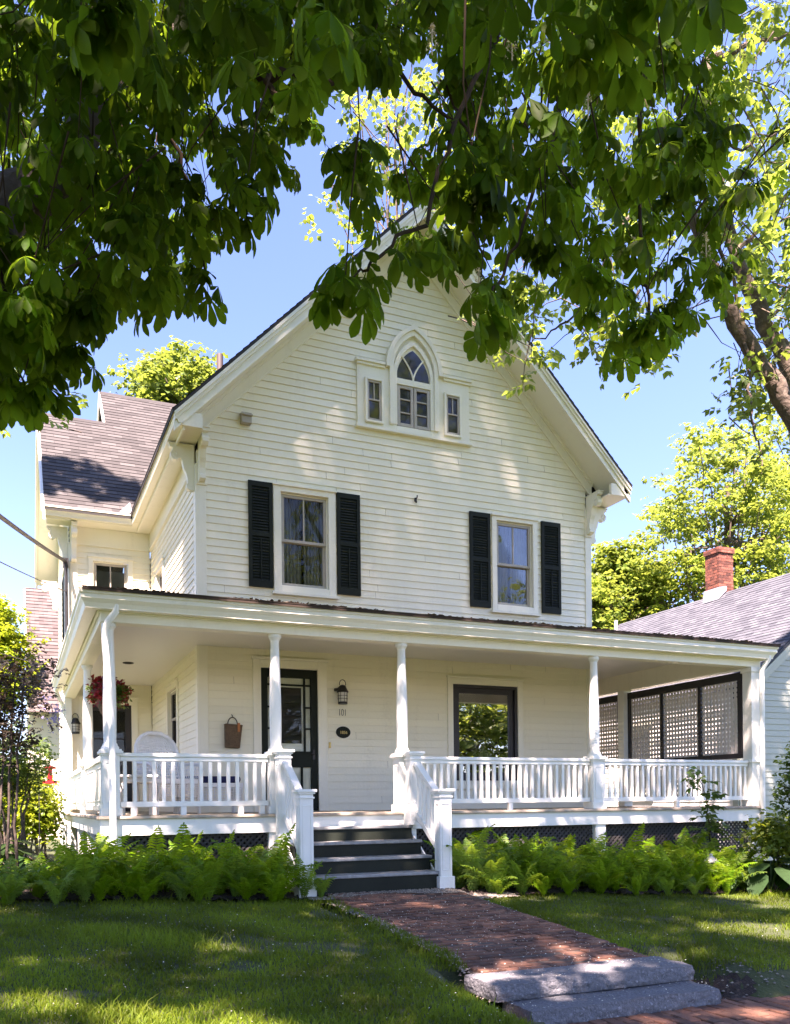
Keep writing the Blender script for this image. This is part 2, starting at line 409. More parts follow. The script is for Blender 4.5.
def shutter(parent, lp, a0, a1, z0, z1):
    m = MB(); st = .052
    lp.box(m, a0, a0+st, z0, z1, .016, .05); lp.box(m, a1-st, a1, z0, z1, .016, .05)
    zm = z0 + (z1-z0)*.50
    for q0, q1 in ((z0, z0+.10), (zm-.03, zm+.03), (z1-.075, z1)): lp.box(m, a0+st, a1-st, q0, q1, .016, .049)
    for lo, hi in ((z0+.10, zm-.03), (zm+.03, z1-.075)):
        n = int((hi-lo)/.042)
        for i in range(n):
            z = lo + (i+.5)*(hi-lo)/n
            P = [lp.P(a0+st, z-.019, .044), lp.P(a1-st, z-.019, .044), lp.P(a1-st, z+.022, .024), lp.P(a0+st, z+.022, .024)]
            Q = [p + lp.z*.006 - lp.n*.002 for p in P]
            m.add(P+Q, [(0,1,2,3),(7,6,5,4),(0,4,5,1),(2,6,7,3)])
    lp.box(m, (a0+a1)/2-.008, (a0+a1)/2+.008, z0+.13, zm-.06, .046, .058)
    lp.box(m, a0+.05, a1-.05, z0+.05, z1-.05, .004, .012)
    return m.build('shutter', M['shutter'], parent)

def gothic(w, h, n=14, z0=0, c=0):
    """pointed arch points, left springing to right springing"""
    Rr = (w*w + h*h)/(2*w); cx = w - Rr
    t1 = math.atan2(h, -cx)
    rt = [(c + cx + Rr*math.cos(t), z0 + Rr*math.sin(t)) for t in np.linspace(0, t1, n)]
    lt = [(2*c - x, z) for x, z in rt]
    return lt[:-1] + [(c, z0+h)] + rt[::-1][1:]

def arch_ring(lp, mb, wo, ho, wi, hi, z0, c, d0, d1, foot=0., n=14):
    O = gothic(wo, ho, n, z0, c); I = gothic(wi, hi, n, z0, c)
    if foot:
        O = [(c-wo, z0-foot)] + O + [(c+wo, z0-foot)]; I = [(c-wi, z0-foot)] + I + [(c+wi, z0-foot)]
    k = len(O)
    v = [lp.P(x, z, d) for d in (d0, d1) for x, z in O] + [lp.P(x, z, d) for d in (d0, d1) for x, z in I]
    f = []
    for i in range(k-1):
        f += [(i, i+1, k+i+1, k+i), (3*k+i, 3*k+i+1, 2*k+i+1, 2*k+i), (k+i, k+i+1, 3*k+i+1, 3*k+i)]
    f += [(0, k, 3*k, 2*k), (k-1, 3*k-1, 4*k-1, 2*k-1)]
    mb.add(v, f)

SCROLL = [(0,0),(.36,0),(.36,-.06),(.31,-.07),(.315,-.11),(.345,-.15),(.345,-.20),(.31,-.245),(.265,-.25),(.235,-.225),
          (.20,-.215),(.175,-.25),(.165,-.31),(.15,-.37),(.118,-.43),(.10,-.50),(.095,-.58),(.115,-.60),(.115,-.65),(.07,-.68),(0,-.68)]

def bracket(parent, o, out, side, s=1.0):
    m = MB(); o = np.array(o, float)
    m.prism([(a*s, b*s) for a, b in SCROLL], o, out, (0,0,1), side, -.045, .045)
    m.prism([(.0,.0),(.38*s,0),(.38*s,-.018),(0,-.018)], o, out, (0,0,1), side, -.055, .055)
    # raised scroll eye on both cheeks
    cc = o + np.array(out)*.285*s + np.array((0,0,-.17*s))
    for sg in (-1, 1):
        pts = []
        for i in range(26):
            t = i/25*2.2*math.pi; r = (.055 - .040*i/25)*s
            pts.append(cc + np.array(out)*r*math.cos(t) + np.array((0,0,1.))*r*math.sin(t) + np.array(side)*sg*.046)
        m.tube(pts, .009*s, 5)
    return m.build('bracket', M['trim'], parent, bevel=.005)

# ------------------------------------------------------------------ THE HOUSE
house = thing('white_house', (3.4, 3.0, -.9), 'white clapboard house with a steep front gable, black green shutters and a wraparound porch', 'house')
AP, SL, OV = 9.37, 1.015, .58
GX = 3.415; XM = 6.83
outer = lambda x: AP - SL*abs(x-GX)
front = FR(0.0); left = LE(0.0); ell = FR(4.57)

holes_f = []
holes_f.append(double_hung(house, front, 1.12, 2.10, 3.27, 4.85))
holes_f.append(double_hung(house, front, 4.84, 5.725, 3.285, 4.85, cas=.09))
for a0, a1 in ((.743, 1.105), (2.118, 2.495), (4.42, 4.80), (5.80, 6.18)): shutter(house, front, a0, a1, 3.31, 4.865)

# picture window under the porch
f = MB(); ring(front, f, 3.985, 5.405, .36, 2.13, .10, -.02, .034); front.box(f, 3.97, 5.42, 2.13, 2.16, -.02, .06); front.box(f, 3.95, 5.44, .32, .36, -.02, .07)
win = f.build('window', M['trim'], house, bevel=.004)
f = MB(); ring(front, f, 4.087, 5.303, .462, 2.028, .05, -.06, .010); ring(front, f, 4.137, 5.253, .512, 1.978, .085, -.09, -.03)
front.box(f, 4.222, 5.168, .70, .735, -.085, -.04)
f.build('sash', M['black'], win, bevel=.003)
f = MB(); front.box(f, 4.2, 5.19, .58, 1.91, -.066, -.060); f.build('pane', M['bigglass'], win)
holes_f.append((4.08, 5.31, .455, 2.035))
f = MB()
f.box(5.00, 5.16, .5, .62, .55, 1.75); f.box(4.4, 5.3, .9, 1.0, .3, .62)
f.build('window_seat', M['basket'], win)

# front door with dark storm door
f = MB()
front.box(f, .785, .905, 0, 2.25, -.02, .034); front.box(f, 1.785, 1.93, 0, 2.25, -.02, .034); front.box(f, .905, 1.785, 2.13, 2.25, -.02, .034)
front.box(f, .76, 1.955, 2.25, 2.285, -.02, .065)
front.box(f, .889, .905, 0, 2.13, -.16, -.021); front.box(f, 1.785, 1.80, 0, 2.13, -.16, -.021)
door = f.build('door', M['trim'], house, bevel=.004)
f = MB()
front.box(f, .907, 1.01, .01, 2.128, -.05, .004); front.box(f, 1.68, 1.783, .01, 2.128, -.05, .004)
front.box(f, 1.01, 1.68, 2.00, 2.128, -.05, .004); front.box(f, 1.01, 1.68, .01, .22, -.05, .004); front.box(f, 1.01, 1.68, .66, .90, -.05, .004)
for a in (1.075, 1.585): front.box(f, a-.013, a+.013, .90, 2.00, -.046, 0)
front.box(f, 1.01, 1.68, 1.88, 1.905, -.044, -.002)
for z in (1.24, 1.56): front.box(f, 1.01, 1.064, z-.012, z+.012, -.044, -.002); front.box(f, 1.598, 1.68, z-.012, z+.012, -.044, -.002)
front.box(f, 1.52, 1.548, .22, .66, -.046, -.001)
f.build('storm_door', M['shutter'], door, bevel=.004)
f = MB(); front.box(f, 1.0, 1.69, .21, 2.01, -.03, -.026); f.build('pane', M['glass'], door)
f = MB(); front.box(f, .906, 1.784, 0, 2.12, -.10, -.058); f.build('inner_door', M['trim'], door)
f = MB(); front.box(f, 1.11, 1.545, 1.02, 1.86, -.057, -.050); f.build('door_window', M['dark'], door)
f = MB(); front.box(f, 1.70, 1.735, .78, .93, .005, .012); f.tube([front.P(1.717,.86,.012), front.P(1.717,.86,.05), front.P(1.66,.86,.055)], .010, 8)
f.build('handle', M['cast'], door)
holes_f.append((.89, 1.80, -.02, 2.14))

# main front wall: clapboards up to the rake
zr = lambda z: (AP - .45 - z)/SL
mb = MB()
clap(mb, (0,0,0), (1,0,0), (0,0,1), (0,-1,0), 0.0, 8.85, lambda z: max(.10, GX - zr(z)), lambda z: min(XM-.10, GX + zr(z)), holes_f, cuts=(AP-.45-SL*(GX-.10),), joints=True, jitter=.003)
mb.build('wall', M['paint'], house)
mb = MB(); front.box(mb, 0, .125, -.02, 5.2, -.10, .028); left.box(mb, -.027, .125, -.02, 5.0, -.1, .0281); mb.build('corner_board', M['trim'], house, bevel=.004)
mb = MB(); front.box(mb, XM-.125, XM, -.02, 5.2, -.10, .028); mb.build('corner_board', M['trim'], house, bevel=.004)

# gable window group: lancet over a casement, small lights either side
gc = 3.43
f = MB()
front.box(f, 2.47, gc-.30, 5.965, 6.94, -.01, .045); front.box(f, gc+.30, 4.43, 5.965, 6.94, -.01, .045)
front.box(f, gc-.30, gc+.30, 5.965, 6.05, -.01, .045)
for a0, a1 in ((2.44, gc-.50), (gc+.50, 4.46)):
    front.box(f, a0, a1, 6.94, 6.985, -.01, .10); front.box(f, a0+.02, a1, 6.90, 6.94, -.01, .075)
front.box(f, 2.44, 4.46, 5.92, 5.965, -.01, .085)
gw = f.build('gable_window', M['trim'], house, bevel=.004)
f = MB()
arch_ring(front, f, .49, .735, .425, .655, 6.93, gc, .0, .115, .0)
arch_ring(front, f, .425, .655, .355, .575, 6.93, gc, .0, .085, .88)
arch_ring(front, f, .355, .575, .29, .50, 6.85, gc, .0, .06, .79)
front.box(f, gc-.29, gc+.29, 6.70, 6.79, .0, .066)
f.build('arch_frame', M['trim'], gw, bevel=.004)
f = MB(); f.prism([(gc-.49,6.0)]+gothic(.485, .73, 14, 6.93, gc)+[(gc+.49,6.0)], front.o, front.u, front.z, front.n, .003, .0205); f.build('arch_panel', M['trim'], gw)
f = MB()
pts = gothic(.285, .49, 14, 6.80, gc)
f.prism(pts, front.o, front.u, front.z, front.n, .0215, .025)
front.box(f, gc-.27, gc+.27, 6.06, 6.70, .0215, .025)
for a in (2.625, 3.995): front.box(f, a, a+.235, 6.05, 6.67, .047, .052)
f.build('pane', M['dglass'], gw)
f = MB()
for s in (-1, 1):       # intersecting tracery bars
    p = []
    for t in np.linspace(0, 1, 9):
        x = gc + s*(.19*t**1.7); z = 6.80 + .36*t
        p.append(front.P(x, z, .034))
    f.tube(p, .014, 6)
front.box(f, gc-.285, gc+.285, 6.79, 6.805, .01, .045)
f.build('tracery', M['trim'], gw)
f = MB()
for s in (-1, 1):
    a0, a1 = (gc-.285, gc-.005) if s < 0 else (gc+.005, gc+.285)
    ring(front, f, a0, a1, 6.052, 6.698, .05, .022, .05)
    for z in (6.27, 6.48): front.box(f, a0+.05, a1-.05, z-.011, z+.011, .023, .045)
for a in (2.625, 3.995):
    ring(front, f, a, a+.235, 6.05, 6.67, .032, .046, .075)
    front.box(f, a+.032, a+.203, 6.36, 6.385, .05, .072); front.box(f, a+.108, a+.127, 6.385, 6.638, .05, .070)
f.build('sash', M['sash'], gw, bevel=.003)
for a in (2.59, 3.96): f = MB(); ring(front, f, a, a+.305, 6.015, 6.705, .034, .045, .092); f.build('window_casing', M['trim'], gw, bevel=.004)

# roof of the gable block: deck, rake boards, soffit, frieze
mb = MB()
top = [(-.405, outer(-.405)), (GX, AP), (XM+.405, outer(XM+.405))]
def band(mb, t0, t1, y0, y1, ext=.405):
    """strip that follows both rakes between vertical offsets t0 and t1 below the roof line"""
    for s in (-1, 1):
        xe = GX + s*(GX + ext)
        P = [(xe, outer(xe)-t0), (GX, AP-t0), (GX, AP-t1), (xe, outer(xe)-t1)]
        mb.prism(P, (0,0,0), (1,0,0), (0,0,1), (0,1,0), y0, y1)
band(mb, .0, .05, -OV-.03, 7.9, .43)
roof = mb.build('roof', M['roof'], house)
EZ = outer(-.405)
for q in ((-.40,-.02,-OV+.002,-OV+.06,EZ-.21,EZ-.02),(XM+.02,XM+.40,-OV+.002,-OV+.06,EZ-.21,EZ-.02),(-.40,-.26,3.90,4.2,EZ-.205,EZ-.03)):
    mb = MB(); mb.box(*q); mb.build('eave_return', M['trim'], house)
for s in (-1, 1):
    mb = MB(); k = 1/math.hypot(1, SL)
    up = np.array((-s*k, 0, SL*k)); nn = np.array((s*SL*k, 0, k))
    Ls = (GX+.43)/k
    o = np.array((GX + s*(GX+.43), 0, outer(GX+s*(GX+.43))))
    clap(mb, o, (0,1,0), up, nn, 0, Ls, lambda v: -OV-.035, lambda v: 7.9, pitch=.14, proud=.012)
    mb.build('shingles', M['roof'], roof)
mb = MB()
band(mb, .052, .30, -OV, -OV+.04); band(mb, .052, .17, -OV-.028, -OV-.001); band(mb, .075, .115, -OV-.05, -OV-.0285); band(mb, .262, .30, -OV-.016, -OV-.001, .39)
rk = mb.build('rake_board', M['trim'], house)
mb = MB(); band(mb, .215, .235, -OV+.041, -.012, .36); mb.build('rake_soffit', M['ceil'] if False else M['trim'], house)
mb = MB(); band(mb, .236, .47, -.030, .02, 0.02); band(mb, .47, .50, -.045, .02, .02); band(mb, .236, .30, -.062, -.031, .02); mb.build('frieze', M['trim'], house)
# horizontal eave on the left, gutter, soffit, frieze
EZ = outer(-.405)
def gutter_path(parent, pts, zt, h=.18, w=.16):
    """ogee gutter along a polyline with mitred corners; outward is to the right of travel"""
    prof = [(-w,0),(0,0),(0,-.03),(-.018,-.045),(-.014,-.085),(-.045,-.125),(-.06,-h+.012),(-.06,-h),(-w,-h)]
    pts = [np.array(p, float) for p in pts]; m = MB(); k = len(prof); n = len(pts)
    nrm = []
    for a, b in zip(pts[:-1], pts[1:]):
        d = (b-a)/np.linalg.norm(b-a); nrm.append(np.array((d[1], -d[0])))
    for i, p in enumerate(pts):
        n1 = nrm[max(i-1,0)]; n2 = nrm[min(i,n-2)]; o = (n1+n2)/(1+np.dot(n1,n2))
        for q, z in prof: m.v.append((p[0]+o[0]*q, p[1]+o[1]*q, zt+z))
    for i in range(n-1):
        for j in range(k):
            m.f.append((i*k+j, i*k+(j+1)%k, (i+1)*k+(j+1)%k, (i+1)*k+j)); m.mi.append(0)
    m.f.append(tuple(range(k))); m.mi.append(0); m.f.append(tuple(range((n-1)*k, n*k))[::-1]); m.mi.append(0)
    return m.build('gutter', M['trim'], parent)
def gutter(parent, p0, p1, out, zt, h=.17, w=.13):
    """ogee gutter from p0 to p1 (xy), 'out' = outward xy direction; zt = top"""
    prof = [(-w,0),(0,0),(0,-.03),(-.018,-.045),(-.014,-.085),(-.045,-.125),(-.06,-h+.012),(-.06,-h),(-w,-h)]
    m = MB(); p0 = np.array((*p0, zt)); d = np.array((p1[0]-p0[0], p1[1]-p0[1], 0)); Ln = np.linalg.norm(d); d /= Ln
    m.prism(prof, p0, (*out,0), (0,0,1), d, 0, Ln)
    return m.build('gutter', M['trim'], parent)
gutter(house, (XM+.415,-OV), (XM+.415,7.5), (1,0), EZ)
mb = MB(); mb.box(-.40, 0, -OV+.062, 4.15, EZ-.20, EZ-.18); mb.box(-.36, -.001, 4.152, 4.569, EZ-.20, EZ-.18); mb.box(-.285,-.255, -OV+.04, 4.3, EZ-.26, EZ-.2); mb.build('soffit', M['trim'], house)
mb = MB(); mb.box(XM, XM+.40, -OV+.062, 7.5, EZ-.20, EZ-.18); mb.build('soffit', M['trim'], house)
mb = MB()
mb.box(-1.86, -.361, 4.16, 4.569, EZ-.20, EZ-.181); mb.build('soffit', M['trim'], house)
mb = MB(); left.box(mb, .1, 4.57, 4.99, EZ-.201, 0, .03); left.box(mb, .1, 4.57, 4.96, 4.99, 0, .045); ell.box(mb, -1.46, -.03, 4.99, EZ-.202, 0, .03); ell.box(mb, -1.46, -.03, 4.96, 4.99, 0, .045)
mb.build('frieze', M['trim'], house)

# left wall of the gable block
hl = [double_hung(house, left, 1.62, 2.74, 1.0, 2.12, muntin=False, curt=False), double_hung(house, left, 2.9, 3.85, 3.27, 4.40, curt=False)]
mb = MB(); clap(mb, (0,0,0), (0,1,0), (0,0,1), (-1,0,0), 0, 4.99, lambda z: .125, lambda z: 4.55, hl, joints=True, jitter=.003); mb.build('wall', M['paint'], house)
mb = MB(); clap(mb, (XM,0,0), (0,1,0), (0,0,1), (1,0,0), 0, 5.3, lambda z: 0, lambda z: 8.); mb.build('wall', M['paint'], house)
# ell
he = [double_hung(house, ell, -1.14, -.34, 3.2, 4.75, cas=.085, curt=False)]
mb = MB(); clap(mb, (0,4.57,0), (1,0,0), (0,0,1), (0,-1,0), 0, 4.99, lambda z: -1.33, lambda z: -.02, he + [(-1.22,-.385,-.1,2.02)]); mb.build('wall', M['paint'], house)
EX = -1.46; EY = 9.0
elf = LE(EX)
hel = [double_hung(house, elf, 5.2, 6.0, 3.3, 4.7, curt=False), double_hung(house, elf, 5.4, 6.2, .7, 2.2, curt=False)]
mb = MB()
clap(mb, (EX,0,0), (0,1,0), (0,0,1), (-1,0,0), -.85, 7.75, lambda z: max(4.57, 6.78-(8.1-z)), lambda z: min(EY, 6.78+(8.1-z)), hel, cuts=(8.1-2.21,))
mb.build('wall', M['paint'], house)
mb = MB(); ell.box(mb, EX, EX+.13, -.02, 5.0, -.1, .028); elf.box(mb, 4.57, 4.70, -.85, 5.0, -.1, .028); mb.build('corner_board', M['trim'], house, bevel=.004)
shutter(house, elf, 4.80, 5.18, 3.3, 4.7); shutter(house, elf, 6.02, 6.4, 3.3, 4.7); shutter(house, elf, 5.0, 5.38, .75, 2.2)
# ell door to the porch
f = MB(); ell.box(f, -1.33, -1.215, 0, 2.14, -.02, .034); ell.box(f, -.39, -.275, 0, 2.14, -.02, .034); ell.box(f, -1.215, -.39, 2.015, 2.14, -.02, .034); ell.box(f, -1.35,-.255, 2.14,2.17,-.02,.06)
d2 = f.build('door', M['trim'], house, bevel=.004)
f = MB(); ring(ell, f, -1.213, -.392, .005, 2.013, .115, -.05, .002); ell.box(f, -1.1, -.5, .75, .87, -.05, 0); ell.box(f, -.83, -.79, .87, 1.9, -.045, -.005); ell.box(f, -1.1,-.5,1.36,1.385,-.045,-.005)
f.build('storm_door', M['black'], d2, bevel=.004)
f = MB(); ell.box(f, -1.11, -.49, .1, 1.91, -.03, -.026); f.build('pane', M['glass'], d2)
f = MB(); ell.box(f, -1.22, -.38, 0, 2.02, -.18, -.16); f.build('inner_door', M['dark'], d2)

# ell roof and the taller wing behind
mb = MB(); k = 1/math.hypot(1, SL)
ez = lambda y: 5.47 + SL*(y-4.05)
yr1, yr2 = 6.76, 7.90
upv = np.array((0,k,SL*k)); nv = np.array((0,-SL*k,k))
Lv = lambda y: (y-4.05)/k
clap(mb, (0,4.05,5.47), (1,0,0), upv, nv, 0, Lv(yr2), lambda v: -1.905 if v < Lv(yr1) else -.60, lambda v: GX if v > Lv(5.2) else -.40 + (v*k)*1.0, pitch=.14, proud=.012, cuts=(Lv(yr1),))
er = mb.build('roof', M['roof'], house)
mb = MB()
def gab(mb, x0, x1, yr, t0=.01, t1=.06, y0=4.05):
    zt = ez(yr); yb = 2*yr - y0
    mb.prism([(y0, ez(y0)-t0), (yr, zt-t0), (yb, ez(y0)-t0), (yb, ez(y0)-t1-.02), (yr, zt-t1-.02), (y0, ez(y0)-t1-.02)], (0,0,0), (0,1,0), (0,0,1), (1,0,0), x0, x1)
gab(mb, -1.90, .0, yr1); gab(mb, -.595, XM, yr2, y0=6.4)
mb.build('roof_deck', M['roof'], er)
mb = MB()
zt = ez(yr1)
for off, xa, xb, dp in ((.0, -1.93, -1.89, .26), (.0, -1.955, -1.931, .12)):
    mb.prism([(4.05, 5.47), (yr1, zt), (2*yr1-4.05, 5.47), (2*yr1-4.05, 5.47-dp), (yr1, zt-dp), (4.05, 5.47-dp)], (0,0,0), (0,1,0), (0,0,1), (1,0,0), xa, xb)
zt2 = ez(yr2); y0 = yr1-.1
mb.prism([(y0, ez(y0)), (yr2, zt2), (2*yr2-y0, ez(y0)), (2*yr2-y0, ez(y0)-.2), (yr2, zt2-.2), (y0, ez(y0)-.2)], (0,0,0), (0,1,0), (0,0,1), (1,0,0), -.625, -.60)
mb.prism([(6.3, 7.2), (yr2, zt2-.08), (9.5, 7.2)], (0,0,0), (0,1,0), (0,0,1), (1,0,0), -.50, -.45)
mb.prism([(4.15, 5.30), (yr1, zt-.25), (2*yr1-4.15, 5.30), (2*yr1-4.15, 5.27), (yr1, zt-.28), (4.15, 5.27)], (0,0,0), (0,1,0), (0,0,1), (1,0,0), -1.89, -1.46)
mb.build('rake_board', M['trim'], house)
mb = MB(); mb.box(-1.905, GX, yr1-.06, yr1+.06, zt-.01, zt+.02) if False else None
mb.prism([(yr1-.09, zt-.075),(yr1, zt+.02),(yr1+.09, zt-.075)], (0,0,0),(0,1,0),(0,0,1),(1,0,0), -1.91,-.60); mb.prism([(yr2-.09, zt2-.075),(yr2, zt2+.02),(yr2+.09, zt2-.075)], (0,0,0),(0,1,0),(0,0,1),(1,0,0), -.62, GX)
mb.build('ridge_cap', M['roof'], er)
gutter_path(house, [(-1.905,4.04),(-.415,4.04),(-.415,-OV-.02)][::-1] if False else [(-1.905,4.04),(-.415,4.04),(-.415,-OV-.02)], 5.475, h=.17, w=.13)
mb = MB(); mb.add([(-.62,4.06,5.50),(-.40,4.06,5.505),(-.40,4.36,5.80)], [(0,1,2)]); mb.build('flashing', M['metal'], er)
# back of the wing so the house is closed
mb = MB(); mb.box(-1.4, XM-.01, 8.8, 8.9, -.9, 5.6); mb.prism([(-.0,5.2),(GX,AP-.1),(XM,5.2)], (0,7.8,0),(1,0,0),(0,0,1),(0,1,0), 0,.1); mb.build('wall', M['paint'], house)
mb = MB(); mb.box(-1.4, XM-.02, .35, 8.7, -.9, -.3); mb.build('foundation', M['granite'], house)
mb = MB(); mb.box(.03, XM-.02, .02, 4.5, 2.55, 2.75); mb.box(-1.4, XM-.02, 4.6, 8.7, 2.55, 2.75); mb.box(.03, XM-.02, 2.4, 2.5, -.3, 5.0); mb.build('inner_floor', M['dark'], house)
# vent pipe, vent hood, hook
mb = MB(); mb.tube([(.80,2.0,6.3),(.80,2.0,7.68)], .055, 12); mb.build('vent_pipe', M['pipe'], house, smooth=True)
mb = MB(); front.box(mb, .64, .79, 5.67, 5.82, 0, .11); mb.prism([(.01,5.80),(.14,5.77),(.14,5.79),(.01,5.83)], (0,0,0),(0,-1,0),(0,0,1),(1,0,0), .63,.80); mb.build('vent_hood', M['sash'], house, bevel=.004)
mb = MB(); front.box(mb, 3.44,3.475,4.90,4.96,0,.03); mb.tube([front.P(3.457,4.94,.03), front.P(3.457,4.95,.08), front.P(3.457,4.98,.085)], .010, 6); mb.tube([front.P(3.457,4.90,.03),front.P(3.45,4.88,.06)], .015, 6); mb.build('wall_hook', M['cast'], house)

# ornate brackets at the corners
bracket(house, (.06,-.03,5.40), (0,-1,0), (1,0,0), .98); bracket(house, (-.03,.065,5.27), (-1,0,0), (0,1,0), .95)
bracket(house, (XM-.06,-.03,5.40), (0,-1,0), (1,0,0), .98); bracket(house, (XM+.03,.065,5.27), (1,0,0), (0,1,0), .95)
bracket(house, (EX+.065,4.54,5.27), (0,-1,0), (1,0,0), .95); bracket(house, (EX-.03,4.64,5.27), (-1,0,0), (0,1,0), .95); bracket(house, (EX-.03,8.9,5.27), (-1,0,0), (0,1,0), .95)
for x, w in ((.0,.125),(XM-.125,.125)):
    mb = MB(); front.box(mb, x-.012, x+w+.012, 4.70, 4.76, -.1, .05); mb.build('corner_cap', M['trim'], house, bevel=.006)
# ------------------------------------------------------------------ THE PORCH (parts of the house)
PX0, PX1, PY = -1.48, 7.81, -2.64
# floor, skirt
mb = MB()
mb.box(-1.64, 7.97, PY-.16, 0, -.035, 0); mb.box(-1.64, -.0, 0, 4.55, -.035, -.0); mb.box(XM+.015, 7.97, 0, 7, -.035, 0)
mb.build('porch_floor', M['deck'], house, bevel=.008)
mb = MB()
mb.box(-1.60, .36, PY-.12, PY-.08, -.215, -.036); mb.box(.36, 2.06, PY-.122, PY-.08, -.20, -.036); mb.box(2.06, 7.93, PY-.12, PY-.08, -.215, -.036)
mb.box(-1.60, -1.56, PY-.08, 4.55, -.215, -.036); mb.box(7.89, 7.93, PY-.08, 7, -.215, -.036)
mb.build('porch_skirt', M['rail'], house, bevel=.004)
for x, w in ((PX0,.20), (.36,.20), (2.06,.16), (4.93,.17), (7.78,.2)): mb = MB(); mb.box(x-w/2, x+w/2, PY-.10, PY+.06, -1.3, -.215); mb.build('porch_footing', M['rail'], house, bevel=.005)
for y in (-.6, 1.2, 3.0): mb = MB(); mb.box(-1.58,-1.50, y-.04,y+.04,-1.1,-.215); mb.build('porch_footing', M['rail'], house, bevel=.005)
def diag(mb, x0, x1, z0, z1, y, sp=.072, w=.026):
    L = z1 - z0
    for s, yy in ((1, y), (-1, y+.008)):
        a = x0 - L
        while a < x1:
            p = [(a, z0), (a+L, z1)] if s > 0 else [(a, z1), (a+L, z0)]
            t0 = max(0, (x0-a)/L); t1 = min(1, (x1-a)/L)
            if t1 - t0 > .02:
                q0 = (p[0][0]+(p[1][0]-p[0][0])*t0, p[0][1]+(p[1][1]-p[0][1])*t0); q1 = (p[0][0]+(p[1][0]-p[0][0])*t1, p[0][1]+(p[1][1]-p[0][1])*t1)
                mb.beam((q0[0], yy, q0[1]), (q1[0], yy, q1[1]), .006, w, up=(0,1,0)) if False else mb.beam((q0[0], yy, q0[1]), (q1[0], yy, q1[1]), w, .006, up=(0,1,0))
            a += sp
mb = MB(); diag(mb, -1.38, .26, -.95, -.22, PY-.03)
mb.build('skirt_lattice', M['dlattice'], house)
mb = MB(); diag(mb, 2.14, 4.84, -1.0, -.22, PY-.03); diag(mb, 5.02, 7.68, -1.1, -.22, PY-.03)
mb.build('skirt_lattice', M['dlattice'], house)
mb = MB(); mb.box(-1.3, 7.6, PY+.5, PY+.52, -1.3, -.06); mb.build('dark_backing', M['dark'], house)  # dark sheet standing in for the shade beneath the porch

# ceiling, beam, gutter, roof
mb = MB()
mb.box(-1.40, 7.73, PY+.08, -.001, 2.40, 2.43); mb.box(-1.40, -.001, -.0005, 4.56, 2.401, 2.43); mb.box(XM+.001, 7.73, -.0005, 7, 2.401, 2.43)
mb.build('porch_ceiling', M['ceil'], house)
mb = MB()
mb.box(-1.575, 7.905, PY-.09, PY+.09, 2.095, 2.42); mb.box(-1.575, -1.395, PY+.09, 4.56, 2.095, 2.42); mb.box(7.725, 7.905, PY+.09, 7, 2.095, 2.42)
mb.box(-1.60, 7.93, PY-.118, PY-.0905, 2.19, 2.24); mb.box(-1.603, -1.5755, PY-.115, 4.56, 2.19, 2.24)
mb.box(-1.62, 7.95, PY-.20, PY-.119, 2.225, 2.25); mb.box(-1.66, -1.604, PY-.20, 4.4, 2.225, 2.25)
mb.build('porch_beam', M['trim'], house, bevel=.006)
GZ = 2.385
gutter_path(house, [(-1.80,4.45),(-1.80,PY-.30),(8.06,PY-.30),(8.06,7)][::-1] if False else [(-1.80,4.45),(-1.80,PY-.30),(8.06,PY-.30),(8.06,7)], GZ)
mb = MB()
RW = 2.93
def pr_roof(mb, t):
    f0 = (-1.77, PY-.32, GZ-.012+t); f1 = (8.07, PY-.32, GZ-.012+t)
    a = (0, -.0, RW+t); b = (XM, 0, RW+t); c = (-1.77, 4.55, GZ-.012+t); d = (0, 4.55, RW+t); e = (8.07, 7, GZ-.012+t); g = (XM, 7, RW+t)
    return [f0, f1, a, b, c, d, e, g]
v = pr_roof(mb, 0) + pr_roof(mb, .03)
mb.add(v, [(0,1,3,2),(0,2,5,4),(1,6,7,3),(8,10,11,9),(8,12,13,10),(9,11,15,14),(0,8,9,1),(0,4,12,8),(1,9,14,6)], 0, None)
prf = mb.build('porch_roof', M['pshingle'], house)
mb = MB()
s0 = np.array((0, -(PY-.33), RW-GZ)); Ls = np.linalg.norm(s0); s0 = s0/Ls; n0 = np.array((0,-s0[2],s0[1]))
clap(mb, (0, PY-.325, GZ+.020), (1,0,0), s0, n0, 0, Ls, lambda v: -1.775*(1-v/Ls), lambda v: XM + (8.075-XM)*(1-v/Ls), pitch=.14, proud=.012, jitter=.006)
mb.build('shingles', M['pshingle'], prf)
# drift of leaf litter lying along the roof edge
mb = MB()
for i in range(900):
    x = rnd.uniform(-1.5, 7.9); t = rnd.random()**2
    if math.sin(x*2.1)+math.sin(x*5.3+1)+rnd.uniform(-1,1) < -.4: continue
    p = np.array((x, PY-.31, GZ+.038)) + s0*(t*.30); a = rnd.uniform(0, 6.28); r = rnd.uniform(.015,.045)
    u_ = np.array((math.cos(a), math.sin(a), rnd.uniform(-.2,.4)))*r; w_ = np.array((-math.sin(a), math.cos(a), rnd.uniform(-.1,.5)))*r*.6
    mb.add([p-u_, p+w_, p+u_, p-w_], [(0,1,2,3)])
M['litter'] = surf('dry_leaf_litter', (.16,.10,.05), (.09,.06,.03), .9, 30., island=.5)
lit = mb.build('leaf_litter', M['litter'], prf)
lit['kind'] = 'stuff'
# recessed ceiling lights / vents
for x, y in ((2.6,-1.5),(5.2,-1.4),(.9,-1.9),(-.75,1.9)):
    mb = MB(); mb.lathe([(.085,0),(.085,-.012),(.06,-.012),(.055,0)], (x,y,2.40), 20); mb.build('ceiling_fixture', M['cast'], house, smooth=True)

